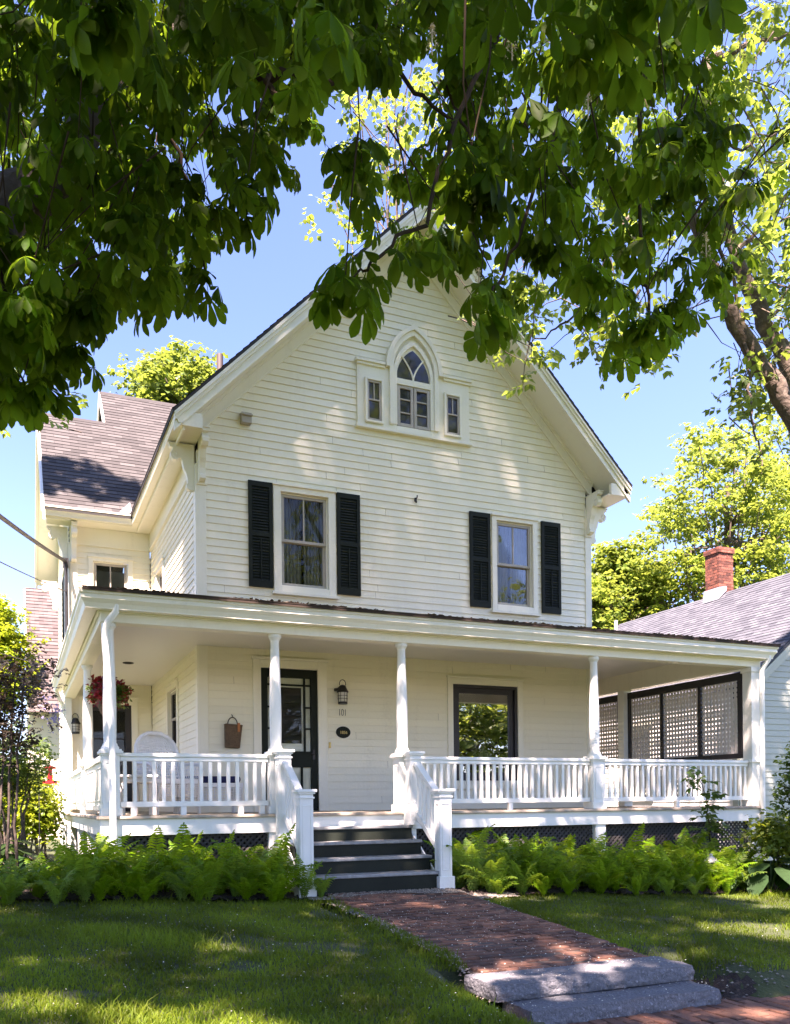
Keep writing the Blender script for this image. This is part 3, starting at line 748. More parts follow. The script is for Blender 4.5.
# columns
def column(x, y, pz=True):
    c = MB()
    prof = [(.112,.725),(.112,.75),(.098,.765),(.09,.785),(.078,.80),(.082,.95),(.0835,1.15),(.081,1.35),(.073,1.6),(.064,1.83),(.058,2.0),(.060,2.005),(.060,2.022),(.066,2.028),(.078,2.05),(.092,2.06),(.092,2.0945)]
    c.lathe([(r*.84, z) for r, z in prof], (x,y,0), 20)
    o = c.build('column', M['rail'], house, smooth=True)
    p = MB(); w = .090
    p.box(x-w, x+w, y-w, y+w, .001, .66)
    for z0, z1, e in ((.001,.09,.022),(.655,.675,.014),(.675,.705,.034),(.705,.725,.02)): p.box(x-w-e, x+w+e, y-w-e, y+w+e, z0, z1)
    # recessed-panel beads on the street and left faces
    for a0, a1, b0, b1 in ((-.058,-.052,.15,.58),(.052,.058,.15,.58),(-.052,.052,.15,.157),(-.052,.052,.573,.58)):
        p.box(x+a0, x+a1, y-w-.006, y-w+.001, b0, b1); p.box(x-w-.006, x-w+.001, y+a0, y+a1, b0, b1)
    p.build('pedestal', M['rail'], o, bevel=.005)
for x, y in ((PX0,PY),(.377,PY),(2.003,PY),(4.914,PY),(PX0,.42)): column(x, y)
mb = MB(); mb.box(7.72, 7.90, PY-.09, PY+.09, .001, 2.094); mb.box(7.69,7.93,PY-.115,PY+.115,.001,.10); mb.box(7.69,7.93,PY-.115,PY+.115,.66,.70); mb.box(7.70,7.92,PY-.11,PY+.11,2.02,2.094); mb.build('column', M['rail'], house, bevel=.006)
mb = MB(); mb.box(7.66, 7.84, .19, .36, .001, 2.094); mb.build('column', M['rail'], house, bevel=.006)
mb = MB(); mb.box(-1.575,-1.46, 4.40,4.565,.001,2.094); mb.build('column', M['rail'], house, bevel=.006)

# railings with single balusters
def railing(x0, x1, y, n, foot=()):
    t = MB(); t.box(x0, x1, y-.042, y+.042, .648, .69); t.box(x0, x1, y-.026, y+.026, .60, .648)
    r = t.build('railing', M['rail'], house, bevel=.008)
    b = MB(); b.box(x0, x1, y-.032, y+.032, .095, .155); b.build('bottom_rail', M['rail'], r, bevel=.005)
    for x in foot:
        q = MB(); q.box(x-.03, x+.03, y-.03, y+.03, .001, .094); q.build('rail_block', M['rail'], r)
    me = None
    for i in range(n):
        x = x0 + (i+.5)*(x1-x0)/n
        if me is None:
            q = MB(); q.box(x-.019, x+.019, y-.019, y+.019, .156, .60); o = q.build('baluster', M['rail'], r); me = o; xs = x
        else:
            o = me.copy(); col.objects.link(o); o.location.x = x - xs
railing(PX0+.10, .377-.10, PY, 16, (-1.24, -.7, -.05, .2))
railing(2.003+.10, 4.914-.10, PY, 28, (3.55,))
railing(4.914+.10, 7.70, PY, 28, (6.35,))
# right-hand end railing, seen edge on through the front one
t = MB(); t.box(7.72, 7.80, PY+.1, .19, .648, .69); t.box(7.73,7.79,PY+.1,.19,.10,.15)
for i in range(26):
    y = PY+.15+i*.104; t.box(7.742,7.776,y-.017,y+.017,.15,.648)
t.build('railing', M['rail'], house)
# solid panels on the left end
for y0, y1 in ((PY+.09, .33), (.51, 4.40)):
    p = MB(); p.box(-1.515,-1.455, y0, y1, .11, .62); p.box(-1.54,-1.43,y0,y1,.62,.69); p.box(-1.53,-1.44,y0,y1,.06,.12)
    n = max(1, int((y1-y0)/1.3)); L_ = (y1-y0)/n
    for i in range(n):
        a, b = y0+i*L_+.1, y0+(i+1)*L_-.1
        p.box(-1.523,-1.5151,a,b,.17,.18); p.box(-1.523,-1.5151,a,b,.55,.56); p.box(-1.523,-1.5151,a,a+.01,.181,.549); p.box(-1.523,-1.5151,b-.01,b,.181,.549)
    p.build('side_panel', M['rail'], house, bevel=.005)

# lattice screens on the right end
def screen(y0, y1, nd, z0=.735, z1=2.05, x=7.76, fm='black'):
    f = MB(); W = .085
    yl = [y0 + (y1-y0)*i/nd for i in range(nd+1)]
    f.box(x-.03, x+.03, y0, y1, z0, z0+W*.9); f.box(x-.03, x+.03, y0, y1, z1-W*1.4, z1)
    for i, y in enumerate(yl):
        w = W if i in (0, nd) else W*.8
        c = min(max(y, y0+w/2), y1-w/2); f.box(x-.029, x+.029, c-w/2, c+w/2, z0+W*.9, z1-W*1.4)
    s = f.build('lattice_screen', M[fm], house, bevel=.004)
    l = MB(); y = y0+.05
    while y < y1-.05: l.box(x-.010, x-.002, y, y+.044, z0+.05, z1-.06); y += .074
    z = z0+.07
    while z < z1-.1: l.box(x+.0, x+.008, y0+.04, y1-.04, z, z+.044); z += .074
    l.build('lattice', M['lattice'], s)
screen(PY+.12, .17, 3); screen(.38, 2.6, 2); screen(2.7, 5.0, 2)
screen(PY+.12, .17, 1, .10, .64, x=7.83, fm='rail')

# steps and their rails
for i in range(4):
    yf = -2.92 - .26*i; zt_ = -.16 - .17*i
    s = MB(); s.box(.43, 2.0, yf+.022, yf+.30 if i else -2.765, zt_-.17 if i < 3 else -1.2, zt_-.036)
    st = s.build('stair_step', M['tread'], house)
    s = MB(); s.box(.42, 2.012, yf, yf+.285 if i else -2.765, zt_-.035, zt_); s.build('tread', M['treadtop'], st, bevel=.008)
def newel(x, y, z0, z1, w=.074, base=True):
    p = MB(); p.box(x-w, x+w, y-w, y+w, z0, z1-.05)
    p.box(x-w-.018, x+w+.018, y-w-.018, y+w+.018, z1-.05, z1-.03); p.box(x-w-.034, x+w+.034, y-w-.034, y+w+.034, z1-.03, z1)
    p.box(x-w-.012,x+w+.012,y-w-.012,y+w+.012,z1-.10,z1-.08)
    if base: p.box(x-w-.022, x+w+.022, y-w-.022, y+w+.022, z0, z0+.20)
    else: p.box(x-w-.022, x+w+.022, y-w-.022, y+w+.022, z0, z0+.19)
    for a0, a1, b0, b1 in ((-.048,-.042,z0+.27,z1-.17),(.042,.048,z0+.27,z1-.17),(-.042,.042,z0+.27,z0+.277),(-.042,.042,z1-.177,z1-.17)):
        p.box(x+a0,x+a1,y-w-.006,y-w+.001,b0,b1); p.box(x-w-.006,x-w+.001,y+a0,y+a1,b0,b1)
    return p.build('newel_post', M['rail'], house, bevel=.006)
for x in (.395, 2.045):
    newel(x, -3.66, -.95 if x < 1 else -.93, .265); newel(x, -2.875, -.43 if x < 1 else -.16, .735, base=False)
    a, b = np.array((x, -2.97, .585)), np.array((x, -3.565, .185))
    r = MB(); r.beam(a, b, .085, .045); r.beam(a-(0,0,.04), b-(0,0,.04), .05, .035)
    sr = r.build('stair_railing', M['rail'], house, bevel=.006)
    a2, b2 = np.array((x,-2.97,-.02)), np.array((x,-3.565,-.43))
    r = MB(); r.beam(a2, b2, .06, .07); r.build('bottom_rail', M['rail'], sr, bevel=.005)
    for i in range(5):
        t_ = (i+.6)/5.2; p = a + (b-a)*t_; q = a2 + (b2-a2)*t_
        bl = MB(); bl.box(x-.019, x+.019, p[1]-.019, p[1]+.019, q[2]+.02, p[2]-.05); bl.build('baluster', M['rail'], sr)
mb = MB(); mb.prism([(-2.76,-.2),(-2.76,-.95),(-3.56,-.95),(-3.56,-.75)], (0,0,0),(0,1,0),(0,0,1),(1,0,0), .385,.405); mb.build('stair_cheek', M['rail'], house); mb = MB(); mb.prism([(-2.76,-.2),(-2.76,-.95),(-3.56,-.95),(-3.56,-.75)], (0,0,0),(0,1,0),(0,0,1),(1,0,0), 2.022,2.042)
mb.build('stair_cheek', M['rail'], house)

# downspouts
def spout(pts, r=.038):
    m = MB(); m.tube(pts, r, 10); return m.build('downspout', M['rail'], house, smooth=True)
spout([(-1.42,-2.86,2.26),(-1.43,-2.86,2.18),(-1.50,-2.83,2.09),(-1.54,-2.81,2.0),(-1.53,-2.81,1.8),(-1.475,-2.82,1.0),(-1.475,-2.835,.6),(-1.475,-2.845,-.2),(-1.475,-2.85,-.9)])
spout([(7.93,-2.86,2.27),(7.93,-2.86,2.19),(7.90,-2.82,2.12),(7.86,-2.80,2.03),(7.85,-2.80,.2),(7.85,-2.80,-1.15)], .036)
spout([(-1.74,4.3,2.25),(-1.72,4.32,2.16),(-1.66,4.42,2.05),(-1.60,4.50,1.95),(-1.60,4.50,-.7),(-1.62,4.48,-.84),(-1.75,4.3,-.9)], .036)
mb = MB(); mb.beam((-1.56,-1.2,-.22),(-1.56,-1.7,-.85),.05,.05); mb.build('brace', M['rail'], house)
# ------------------------------------------------------------------ camera (also used to author the planting)
CF, CCX, CCY, YAW, ROLL = 869.8, 395.0, 802.73, .4122, -.011
CAM = np.array([-2.4369, -12.5478, .1124])
cd = bpy.data.cameras.new('camera'); cam = bpy.data.objects.new('camera', cd); link(cam)
cd.sensor_fit = 'VERTICAL'; cd.sensor_height = 36; cd.lens = CF*36/1024; cd.shift_y = (CCY-512)/1024
cd.clip_start = .05; cd.clip_end = 2000
cam.location = CAM
from mathutils import Matrix
cam.rotation_euler = (Matrix.Rotation(-YAW, 3, 'Z') @ Matrix.Rotation(R(90), 3, 'X') @ Matrix.Rotation(ROLL, 3, 'Z')).to_euler()
scene.camera = cam
cy_, sy_ = math.cos(YAW), math.sin(YAW)
def spot(u, v, d):
    """point of the place at depth d along the view that the photograph shows at (u, v)"""
    a = u-CCX; b = v-CCY; cr, sr = math.cos(ROLL), math.sin(ROLL)
    x = (a*cr+b*sr)/CF; y = (-a*sr+b*cr)/CF
    return CAM + d*np.array([x*cy_+sy_, -x*sy_+cy_, -y])
def seen(P):
    d = P - CAM; r = d[...,0]*cy_-d[...,1]*sy_; f = d[...,0]*sy_+d[...,1]*cy_
    f_ = np.where(np.abs(f) < .05, .05, f)
    return CCX + CF*r/f_, CCY - CF*d[...,2]/f_, f

# ------------------------------------------------------------------ ground
def sst(a, b, x): t = np.clip((x-a)/(b-a), 0, 1); return t*t*(3-2*t)
def gz(x, y):
    x = np.asarray(x, float); y = np.asarray(y, float)
    lawn = -.87 - .04*np.clip(x, -9, 9) + .055*np.clip(y+3.9, -6, 0) + .012*np.sin(x*1.3+y*.7) + .010*np.sin(y*2.1-x*.6)
    ye = -9.75 + 1.95*sst(.1, .75, x)
    lawn = lawn - .16*sst(.0,.45,x)*(1-sst(2.3,2.7,x))*sst(-6.7,-7.3,y)
    return -1.42 + (lawn+1.42)*sst(ye-.25, ye+.30, y)
def inpath(x, y): return (x > .60) & (x < 2.12) & (y > -7.15) & (y < -3.6)
def instep(x, y): return (x > .46) & (x < 2.26) & (y > -7.9) & (y < -7.0)
fx = np.arange(-7, 11.01, .12); fy = np.arange(-13, 1.01, .12)
gx = np.concatenate([[-400,-150,-60,-30,-18,-12,-9], fx, [13,16,22,35,70,160,400]]); gy = np.concatenate([[-400,-150,-60,-35,-24,-18,-15], fy, [3,6,12,22,40,90,200,500]])
GXX, GYY = np.meshgrid(gx, gy)
GZZ = gz(GXX, GYY)
dip = (GXX > .42) & (GXX < 2.30) & (GYY > -7.9) & (GYY < -3.5)
GZZ = np.where(dip, np.minimum(GZZ, np.where(GYY < -7.05, -1.46, GZZ-.10)), GZZ)
nx, ny = len(gx), len(gy)
V = np.stack([GXX.ravel(), GYY.ravel(), GZZ.ravel()], 1)
I = (np.arange(ny-1)[:,None]*nx + np.arange(nx-1)[None,:]).ravel()
F = np.stack([I, I+1, I+1+nx, I+nx], 1)
tag(np_mesh('ground', V, F, M['soil'], smooth=True), kind='structure')

# mulch beds
def sheet(name, m, inside, x0, x1, y0, y1, st, lift, rough=.02, kind='structure'):
    xs = np.arange(x0, x1+1e-6, st); ys = np.arange(y0, y1+1e-6, st)
    X, Y = np.meshgrid(xs, ys); Z = gz(X, Y) + lift + rng.normal(0, rough, X.shape)*inside(X, Y)
    nx_ = len(xs); idx = (np.arange(len(ys)-1)[:,None]*nx_ + np.arange(nx_-1)[None,:])
    ok = inside(X[:-1,:-1]+st/2, Y[:-1,:-1]+st/2); idx = idx[ok]
    F_ = np.stack([idx, idx+1, idx+1+nx_, idx+nx_], 1)
    return tag(np_mesh(name, np.stack([X.ravel(), Y.ravel(), Z.ravel()], 1), F_, M[m], smooth=True), kind=kind)
edge = lambda x: -4.02 + .07*np.sin(x*2.3) + .05*np.sin(x*5.1+1)
bedL = lambda x, y: (x < .42) & (y > edge(x) + .12) & (y < -2.6)
bedR = lambda x, y: (x > 2.22) & (y > edge(x)) & (y < -2.6)
sheet('garden_bed', 'mulch', bedL, -6.5, .45, -4.3, -2.6, .05, .03)
sheet('garden_bed', 'mulch', bedR, 2.2, 10, -4.3, -2.6, .05, .03)

# brick path: every brick modelled, one surface
def path_z(y): return -.868 + (y+3.75)*.0745
pb = MB()
def brick(x0, x1, y0, y1, z, t=.05):
    g = .004; x0 += g; x1 -= g; y0 += g; y1 -= g; e = .006
    tl = [rnd.uniform(-.004, .004) for _ in range(4)]
    v = [(x0,y0,z-t),(x1,y0,z-t),(x1,y1,z-t),(x0,y1,z-t),(x0,y0,z-e),(x1,y0,z-e),(x1,y1,z-e),(x0,y1,z-e),(x0+e,y0+e,z+tl[0]),(x1-e,y0+e,z+tl[1]),(x1-e,y1-e,z+tl[2]),(x0+e,y1-e,z+tl[3])]
    pb.add(v, [(0,1,5,4),(1,2,6,5),(2,3,7,6),(3,0,4,7),(4,5,9,8),(5,6,10,9),(6,7,11,10),(7,4,8,11),(8,9,10,11)])
y = -7.09; row = 0
while y < -3.76:
    x = .62 + rnd.uniform(-.03,.02) - (.1 if row % 2 else 0); 
    while x < 2.06:
        if x + .2 > .60: brick(max(x,.60), min(x+.2, 2.12), y, y+.1, path_z(y+.05)+rnd.uniform(-.004,.004)+.010*math.sin(x*3+y*1.7))
        x += .2
    y += .1; row += 1
tag(pb.build('brick_path', M['pavebrick']), kind='structure')
mb = MB(); mb.add([(.58,-7.1,path_z(-7.1)-.012),(2.14,-7.1,path_z(-7.1)-.012),(2.14,-3.7,path_z(-3.7)-.012),(.58,-3.7,path_z(-3.7)-.012)], [(0,1,2,3)]); tag(mb.build('path_bed', M['mortar']), kind='structure')
pb = MB(); x = .3; 
col_i = 0
while x < 7.5:
    y = -9.6 - (.1 if col_i % 2 else 0)
    while y < -7.62:
        brick(x, x+.1, y, y+.2, -1.338+rnd.uniform(-.004,.004)); y += .2
    x += .1; col_i += 1
tag(pb.build('brick_pavement', M['pavebrick']), kind='structure')
mb = MB(); mb.add([(.2,-9.8,-1.352),(7.6,-9.8,-1.352),(7.6,-7.55,-1.352),(.2,-7.55,-1.352)], [(0,1,2,3)]); tag(mb.build('pavement_bed', M['mortar']), kind='structure')
mb = MB(); mb.box(-60, 60, -24, -15.2, -1.6, -1.50); M['bounce_road'] = surf('pale_bounce_road', (.30,.285,.26), (.23,.22,.20), .9, 6., .4, 80.); tag(mb.build('road', M['bounce_road']), kind='structure')  # unseen street, its concrete made pale to bounce sunlight onto the house

# granite steps: rock-faced blocks
def granite(name, x0, x1, y0, y1, z0, z1, label, skew=0):
    nx_, ny_, nz_ = 80, 14, 8
    bm_v = []; fs = []
    def grid(fn, n, m):
        b = len(bm_v)
        for i in range(n+1):
            for j in range(m+1): bm_v.append(fn(i/n, j/m))
        for i in range(n):
            for j in range(m): a = b+i*(m+1)+j; fs.append((a, a+m+1, a+m+2, a+1))
    def h(x, z): return .012*math.sin(x*7+z*9)+.018*math.sin(x*19.3+z*43+2)+.012*math.sin(x*47+z*61)+rnd.uniform(-.010,.010)
    lerp = lambda a, b, t: a+(b-a)*t
    sk = lambda x: skew*(x-x0)
    def topz(x, y): return z1 + .004*math.sin(x*5+y*11)
    def facey(x, tz):            # rock face bulges below a fairly straight arris
        w_ = math.sin(math.pi*min(1, tz/.86))**.7 if 0 < tz < .86 else 0
        return y0 + sk(x) - (.010*w_ + .28*h(x, tz)*w_ + .010*(1-tz))
    grid(lambda a, b: (lerp(x0,x1,a), lerp(facey(lerp(x0,x1,a),1.0), y1, b), topz(lerp(x0,x1,a), b)), nx_, ny_)
    grid(lambda a, b: (lerp(x0,x1,a), facey(lerp(x0,x1,a), b), lerp(z0,topz(lerp(x0,x1,a),0),b)), nx_, nz_)
    for xs_, s in ((x0,-1),(x1,1)):
        grid(lambda a, b: (xs_+s*(.006*math.sin(math.pi*b)*(1+math.sin(a*9))) , lerp(facey(xs_,b), y1, a), lerp(z0,topz(xs_,0),b)), ny_, nz_)
    me = bpy.data.meshes.new(name); me.from_pydata(bm_v, [], fs); me.materials.append(M['granite'])
    import bmesh
    b = bmesh.new(); b.from_mesh(me); bmesh.ops.remove_doubles(b, verts=b.verts, dist=.0006); bmesh.ops.recalc_face_normals(b, faces=b.faces); b.to_mesh(me); b.free()
    me.polygons.foreach_set('use_smooth', [True]*len(me.polygons)); me.set_sharp_from_angle(angle=R(35))
    o = bpy.data.objects.new(name, me); link(o); return tag(o, label, 'granite step', 'granite steps at the end of the brick path')
granite('granite_step', .487, 2.18, -7.49, -7.07, -1.228, -1.12, 'upper granite step, the one level with the end of the brick path')
granite('granite_step', .58, 2.15, -7.79, -7.44, -1.36, -1.236, 'lower granite step, the one nearest the camera resting on the brick pavement')

# pebbles along the foot of the steps and path edges
def pebbles(pts, smin, smax, name, m):
    ico = np.array([(0,0,1),(.9,0,.1),(.28,.85,.1),(-.72,.53,.1),(-.72,-.53,.1),(.28,-.85,.1)]); fc = np.array([(0,1,2),(0,2,3),(0,3,4),(0,4,5),(0,5,1)])
    n = len(pts); s = rng.uniform(smin, smax, n); a = rng.uniform(0, 6.28, n)
    c, s_ = np.cos(a), np.sin(a)
    Vv = np.empty((n,6,3)); 
    X = ico[None,:,0]*s[:,None]*rng.uniform(.8,1.4,n)[:,None]; Y = ico[None,:,1]*s[:,None]; Z = ico[None,:,2]*s[:,None]*.7
    Vv[...,0] = pts[:,None,0]+X*c[:,None]-Y*s_[:,None]; Vv[...,1] = pts[:,None,1]+X*s_[:,None]+Y*c[:,None]; Vv[...,2] = pts[:,None,2]+Z
    Ff = (np.arange(n)[:,None,None]*6 + fc[None]).reshape(-1,3)
    return tag(np_mesh(name, Vv.reshape(-1,3), Ff, M[m]), kind='stuff')
n = 3600
x = rng.uniform(.35, 2.75, n); y = rng.uniform(-4.05, -3.70, n) - rng.random(n)*.25*(x > 2.1)
keep = (y > -3.93 - .1*np.sin(x*4) - .35*(x > 2.08)) 
z = np.where((x > .6) & (x < 2.12), path_z(y)+.003, gz(x,y)+.03)
P = np.stack([x,y,z],1)[keep]
x2 = rng.uniform(2.25, 2.9, 260); y2 = rng.uniform(-7.9,-7.2,260); P2 = np.stack([x2,y2,gz(x2,y2)+.01],1)[::2]
x3 = 2.12+rng.normal(0,.05,900); y3 = rng.uniform(-7.1,-4.1,900); P3 = np.stack([x3,y3,gz(x3,y3)+.004],1)
x4 = .55+rng.normal(0,.04,900); y4 = rng.uniform(-7.5,-4.1,900); P4 = np.stack([x4,y4,gz(x4,y4)+.004],1)
pebbles(np.concatenate([P,P2,P3,P4]), .006, .017, 'gravel', 'pebble')

# ------------------------------------------------------------------ grass
def grass(n, dens_fn, name='grass'):
    # denser close to the camera: sample in polar coordinates about the viewpoint
    u = rng.random(n); dist = 3.0 + 10.5*u**1.05
    ang = YAW + rng.uniform(-.50, .56, n)
    x = CAM[0] + np.sin(ang)*dist; y = CAM[1] + np.cos(ang)*dist
    ok = ~inpath(x, y) & ~instep(x, y) & ~bedL(x, y-.03) & ~bedR(x, y-.03) & ~((x > .3) & (y < -7.6) & (x < 8)) & (y < -3.3) & ~((x>2.2)&(x<2.62+.1*np.sin(y*9))&(y<-7.2+.3*np.sin(x*7))) & ~((x > .22+.06*np.sin(y*9)) & (x < .6) & (y < -6.95))
    patch = np.sin(x*1.9+.5*np.sin(y*2.3))*np.sin(y*1.7+x*.6) + .6*np.sin(x*5.3+y*3.1)*np.sin(y*4.7-x*2)
    bald = patch < -.75
    ok &= ~(bald & (rng.random(n) < .75))
    x, y, patch = x[ok], y[ok], patch[ok]; m = len(x)
    z = gz(x, y)
    tuft = np.clip(.5+.5*np.sin(x*3.1+1.7*np.sin(y*2.2)), 0, 1)*np.clip(.4+.6*np.sin(y*2.7+x), 0, 1)
    h = rng.gamma(5, .0054, m)*(1+1.1*tuft**2); 
    a = rng.uniform(0, 2*np.pi, m); w = rng.uniform(.0016, .0034, m)*1.3
    lean = rng.uniform(.2, 1.1, m)*h; b = rng.uniform(0, 2*np.pi, m)
    dx, dy = np.cos(a)*w, np.sin(a)*w; lx, ly = np.cos(b)*lean, np.sin(b)*lean
    Vv = np.empty((m,5,3))
    Vv[:,0] = np.stack([x-dx, y-dy, z-.004],1); Vv[:,1] = np.stack([x+dx, y+dy, z-.004],1)
    Vv[:,2] = np.stack([x+dx*.8+lx*.35, y+dy*.8+ly*.35, z+h*.6],1); Vv[:,3] = np.stack([x-dx*.8+lx*.35, y-dy*.8+ly*.35, z+h*.6],1)
    Vv[:,4] = np.stack([x+lx, y+ly, z+h*.95],1)
    base = np.arange(m)[:,None]*5
    F3 = np.concatenate([base+np.array([[0,1,2]]), base+np.array([[0,2,3]]), base+np.array([[3,2,4]])])
    return tag(np_mesh(name, Vv.reshape(-1,3), F3, M['grass']), kind='stuff')
sheet('bare_earth', 'mulch', lambda x, y: (x > 2.22) & (x < 2.50+.08*np.sin(y*8)) & (y < -7.2) & (y > -7.75), 2.2, 3.0, -7.8, -7.0, .05, .012, .012)
grass(330000, None)
# fallen blossom petals on lawn and path
n = 1500; u = rng.random(n); dist = 3.4+6.4*u; ang = YAW + rng.uniform(-.48,.48,n)
x = CAM[0]+np.sin(ang)*dist; y = CAM[1]+np.cos(ang)*dist; ok = (y < -3.7) & ~((x > .46)&(x < 2.4)&(y < -7.05)); x, y = x[ok], y[ok]
z = np.where(inpath(x,y), path_z(y)+.010, gz(x,y)+rng.uniform(.008,.035,len(x)))
xs = rng.uniform(.5,2.3,160); ys = rng.uniform(-7.78,-7.08,160); zs = np.where(ys < -7.5, -1.230, -1.113)
xp = rng.uniform(.6,2.1,700); yp = rng.uniform(-7.1,-3.8,700)
x = np.concatenate([x,xs,xp]); y = np.concatenate([y,ys,yp]); z = np.concatenate([z,zs,path_z(yp)+.012])
m = len(x); a = rng.uniform(0,6.28,m); r = rng.uniform(.0035,.0085,m)
Vv = np.empty((m,4,3)); 
for k in range(4):
    aa = a + k*math.pi/2; rr = r*(1 if k % 2 else .65)
    Vv[:,k] = np.stack([x+np.cos(aa)*rr, y+np.sin(aa)*rr, z+rng.uniform(-.002,.006,m)],1)
tag(np_mesh('fallen_petals', Vv.reshape(-1,3), np.arange(m*4).reshape(m,4), M['petal']), kind='stuff')

# ------------------------------------------------------------------ leaves, cloned by numpy into one crown mesh
def frame_from(fwd, up):
    f = fwd/np.linalg.norm(fwd, axis=1, keepdims=True)
    s = np.cross(up, f); s /= np.maximum(np.linalg.norm(s, axis=1, keepdims=True), 1e-6)
    return f, s, np.cross(f, s)
def clone(T, TF, pos, fwd, up, size):
    f, s, u = frame_from(fwd, up)
    Vv = pos[:,None,:] + size[:,None,None]*(T[None,:,0,None]*f[:,None,:] + T[None,:,1,None]*s[:,None,:] + T[None,:,2,None]*u[:,None,:])
    Ff = (np.arange(len(pos))[:,None,None]*len(T) + TF[None]).reshape(-1, TF.shape[1])
    return Vv.reshape(-1,3), Ff
def strip_leaf(L, W, prof, droop=.5, fold=.12, ang=0., org=(0,0,0), pitch=0.):
    """one leaflet: prof = [(s, halfwidth)], folded along the midrib"""
    v = []; f = []
    for s, w in prof:
        xx = s*L; zz = -droop*L*s*s
        v += [(xx, -w*W, zz+fold*w*W), (xx, 0, zz), (xx, w*W, zz+fold*w*W)]
    for i in range(len(prof)-1):
        a = 3*i; f += [(a, a+3, a+4, a+1), (a+1, a+4, a+5, a+2)]
    v = np.array(v); c, s_ = math.cos(pitch), math.sin(pitch)
    v = np.stack([v[:,0]*c+v[:,2]*s_, v[:,1], -v[:,0]*s_+v[:,2]*c], 1)
    c, s_ = math.cos(ang), math.sin(ang)
    v = np.stack([v[:,0]*c-v[:,1]*s_, v[:,0]*s_+v[:,1]*c, v[:,2]], 1) + np.array(org)
    return v, np.array(f)
def merge(parts):
    V_, F_, b = [], [], 0
    for v, f in parts: V_.append(v); F_.append(f+b); b += len(v)
    return np.concatenate(V_), np.concatenate(F_)
OBO = [(0,.05),(.3,.30),(.62,.86),(.80,1.0),(.92,.66),(1.0,.06)]
OBO2 = [(0,.05),(.72,1.0),(1.0,.08)]
def chestnut_leaf(prof, seed):
    r_ = random.Random(seed); parts = []
    for a, L in zip((0, 34,-34, 70,-70, 112,-112), (1.,.95,.95,.78,.78,.5,.5)):
        L_ = L*r_.uniform(.9,1.08)
        parts.append(strip_leaf(L_, .175*L_**.7, prof, droop=r_.uniform(.18,.42), fold=.35, ang=R(a+r_.uniform(-6,6)), org=(0,0,0), pitch=R(r_.uniform(18,42))))
    parts.append((np.array([(-.55,-.012,.10),(-.55,.012,.10),(0,.012,0),(0,-.012,0)]), np.array([(0,1,2,3)])))
    return merge(parts)
def blob_points(n, c, r):
    v = rng.normal(size=(n,3)); v /= np.linalg.norm(v, axis=1, keepdims=True)
    return np.array(c) + v*np.array(r)*(rng.random((n,1))**(1/2.6))
def whorl(tips, per, leafs, size, droop=(8,45), pet=.5):
    out = []
    k = len(leafs)
    for li, (T, TF) in enumerate(leafs):
        tp = tips[li::k]
        if len(tp) == 0: continue
        n_ = len(tp)*per
        pos = np.repeat(tp, per, 0); az = np.repeat(rng.uniform(0,6.28,len(tp)), per) + np.tile(np.arange(per)*2*np.pi/per, len(tp)) + rng.normal(0,.35,n_)
        pt = np.radians(rng.uniform(*droop, n_))
        fwd = np.stack([np.cos(az)*np.cos(pt), np.sin(az)*np.cos(pt), -np.sin(pt)], 1)
        sz = size*rng.uniform(.72, 1.2, n_)
        up = np.stack([rng.normal(0,.25,n_), rng.normal(0,.25,n_), np.ones(n_)],1)
        pos = pos + fwd*(sz*pet)[:,None] + rng.normal(0,.04,(n_,3))
        out.append(clone(T, TF, pos, fwd, up, sz))
    return merge(out)

# ------------------------------------------------------------------ the horse chestnut that overhangs the lawn
bx = [-900,0,25,45,80,92,140,180,215,225,262,300,303,330,335,342,400,440,470,475,500,520,560,600,640,660,690,720,735,760,790,1700]
by = [412,408,410,385,365,322,310,325,308,240,225,190,150,95,95,200,262,262,272,332,345,300,290,325,380,370,330,300,262,215,150,100]
def under(u, v, pad=0): return v + pad < np.interp(u, bx, by)
ches = thing('horse_chestnut_tree', (-5.6, -9.6, -1.0), 'big dark green horse chestnut with drooping fingered leaves hanging over the lawn from the left', 'tree')
tips = []
def fill(n, u0, u1, v0, v1, d0, d1, pad, poly=None):
    u = rng.uniform(u0, u1, n); v = rng.uniform(v0, v1, n); d = rng.uniform(d0, d1, n)
    hang = pad*6.0/d                                                   # whorls droop below their twig
    ok = under(u, v, hang) & under(u-hang*.75, v, 0) & under(u+hang*.75, v, 0)
    g = ((u-395)/62)**2 + ((v-105)/62)**2 < 1                          # open window towards the sky
    ok &= ~(g & (rng.random(n) < .85))
    for q in np.nonzero(ok)[0]: tips.append(spot(u[q], v[q], d[q]))
fill(500, -120, 340, -120, 420, 4.3, 7.5, 22)
fill(340, 330, 740, -120, 400, 4.8, 8.0, 20)
fill(28, 20, 700, -60, 60, 3.0, 4.2, 16)
fill(110, -120, 720, -160, 330, 7.0, 9.0, 22)
fill(110, -120, 330, -160, 400, 6.8, 8.6, 22)
fill(70, -60, 150, 180, 420, 4.6, 6.5, 20)
for u, v, d in ((352,283,4.2),(345,296,4.1),(372,272,4.3),(396,262,4.4),(420,250,4.5),(488,325,4.6),(497,320,4.7),(480,300,4.5),(356,150,4.4),(362,175,4.3),(345,160,4.4),
                (475,185,3.6),(482,200,3.7),(470,165,3.6),(540,130,3.7),(545,240,5.),(95,15,3.1),(110,20,3.2),(70,360,5.2),(50,385,5.3),(20,400,5.4),(25,395,4.9),(620,360,5.2),(650,350,5.4),(205,290,5.6),(150,300,5.7)):
    tips.append(spot(u, v-12, d))
tips = np.array(tips); tu, tv, _ = seen(tips); tips = tips[~((tu > 378) & (tu < 470) & (tv > 243)) & ~((tu > 395) & (tu < 530) & (tv > 190) & (rng.random(len(tips)) < .45))]
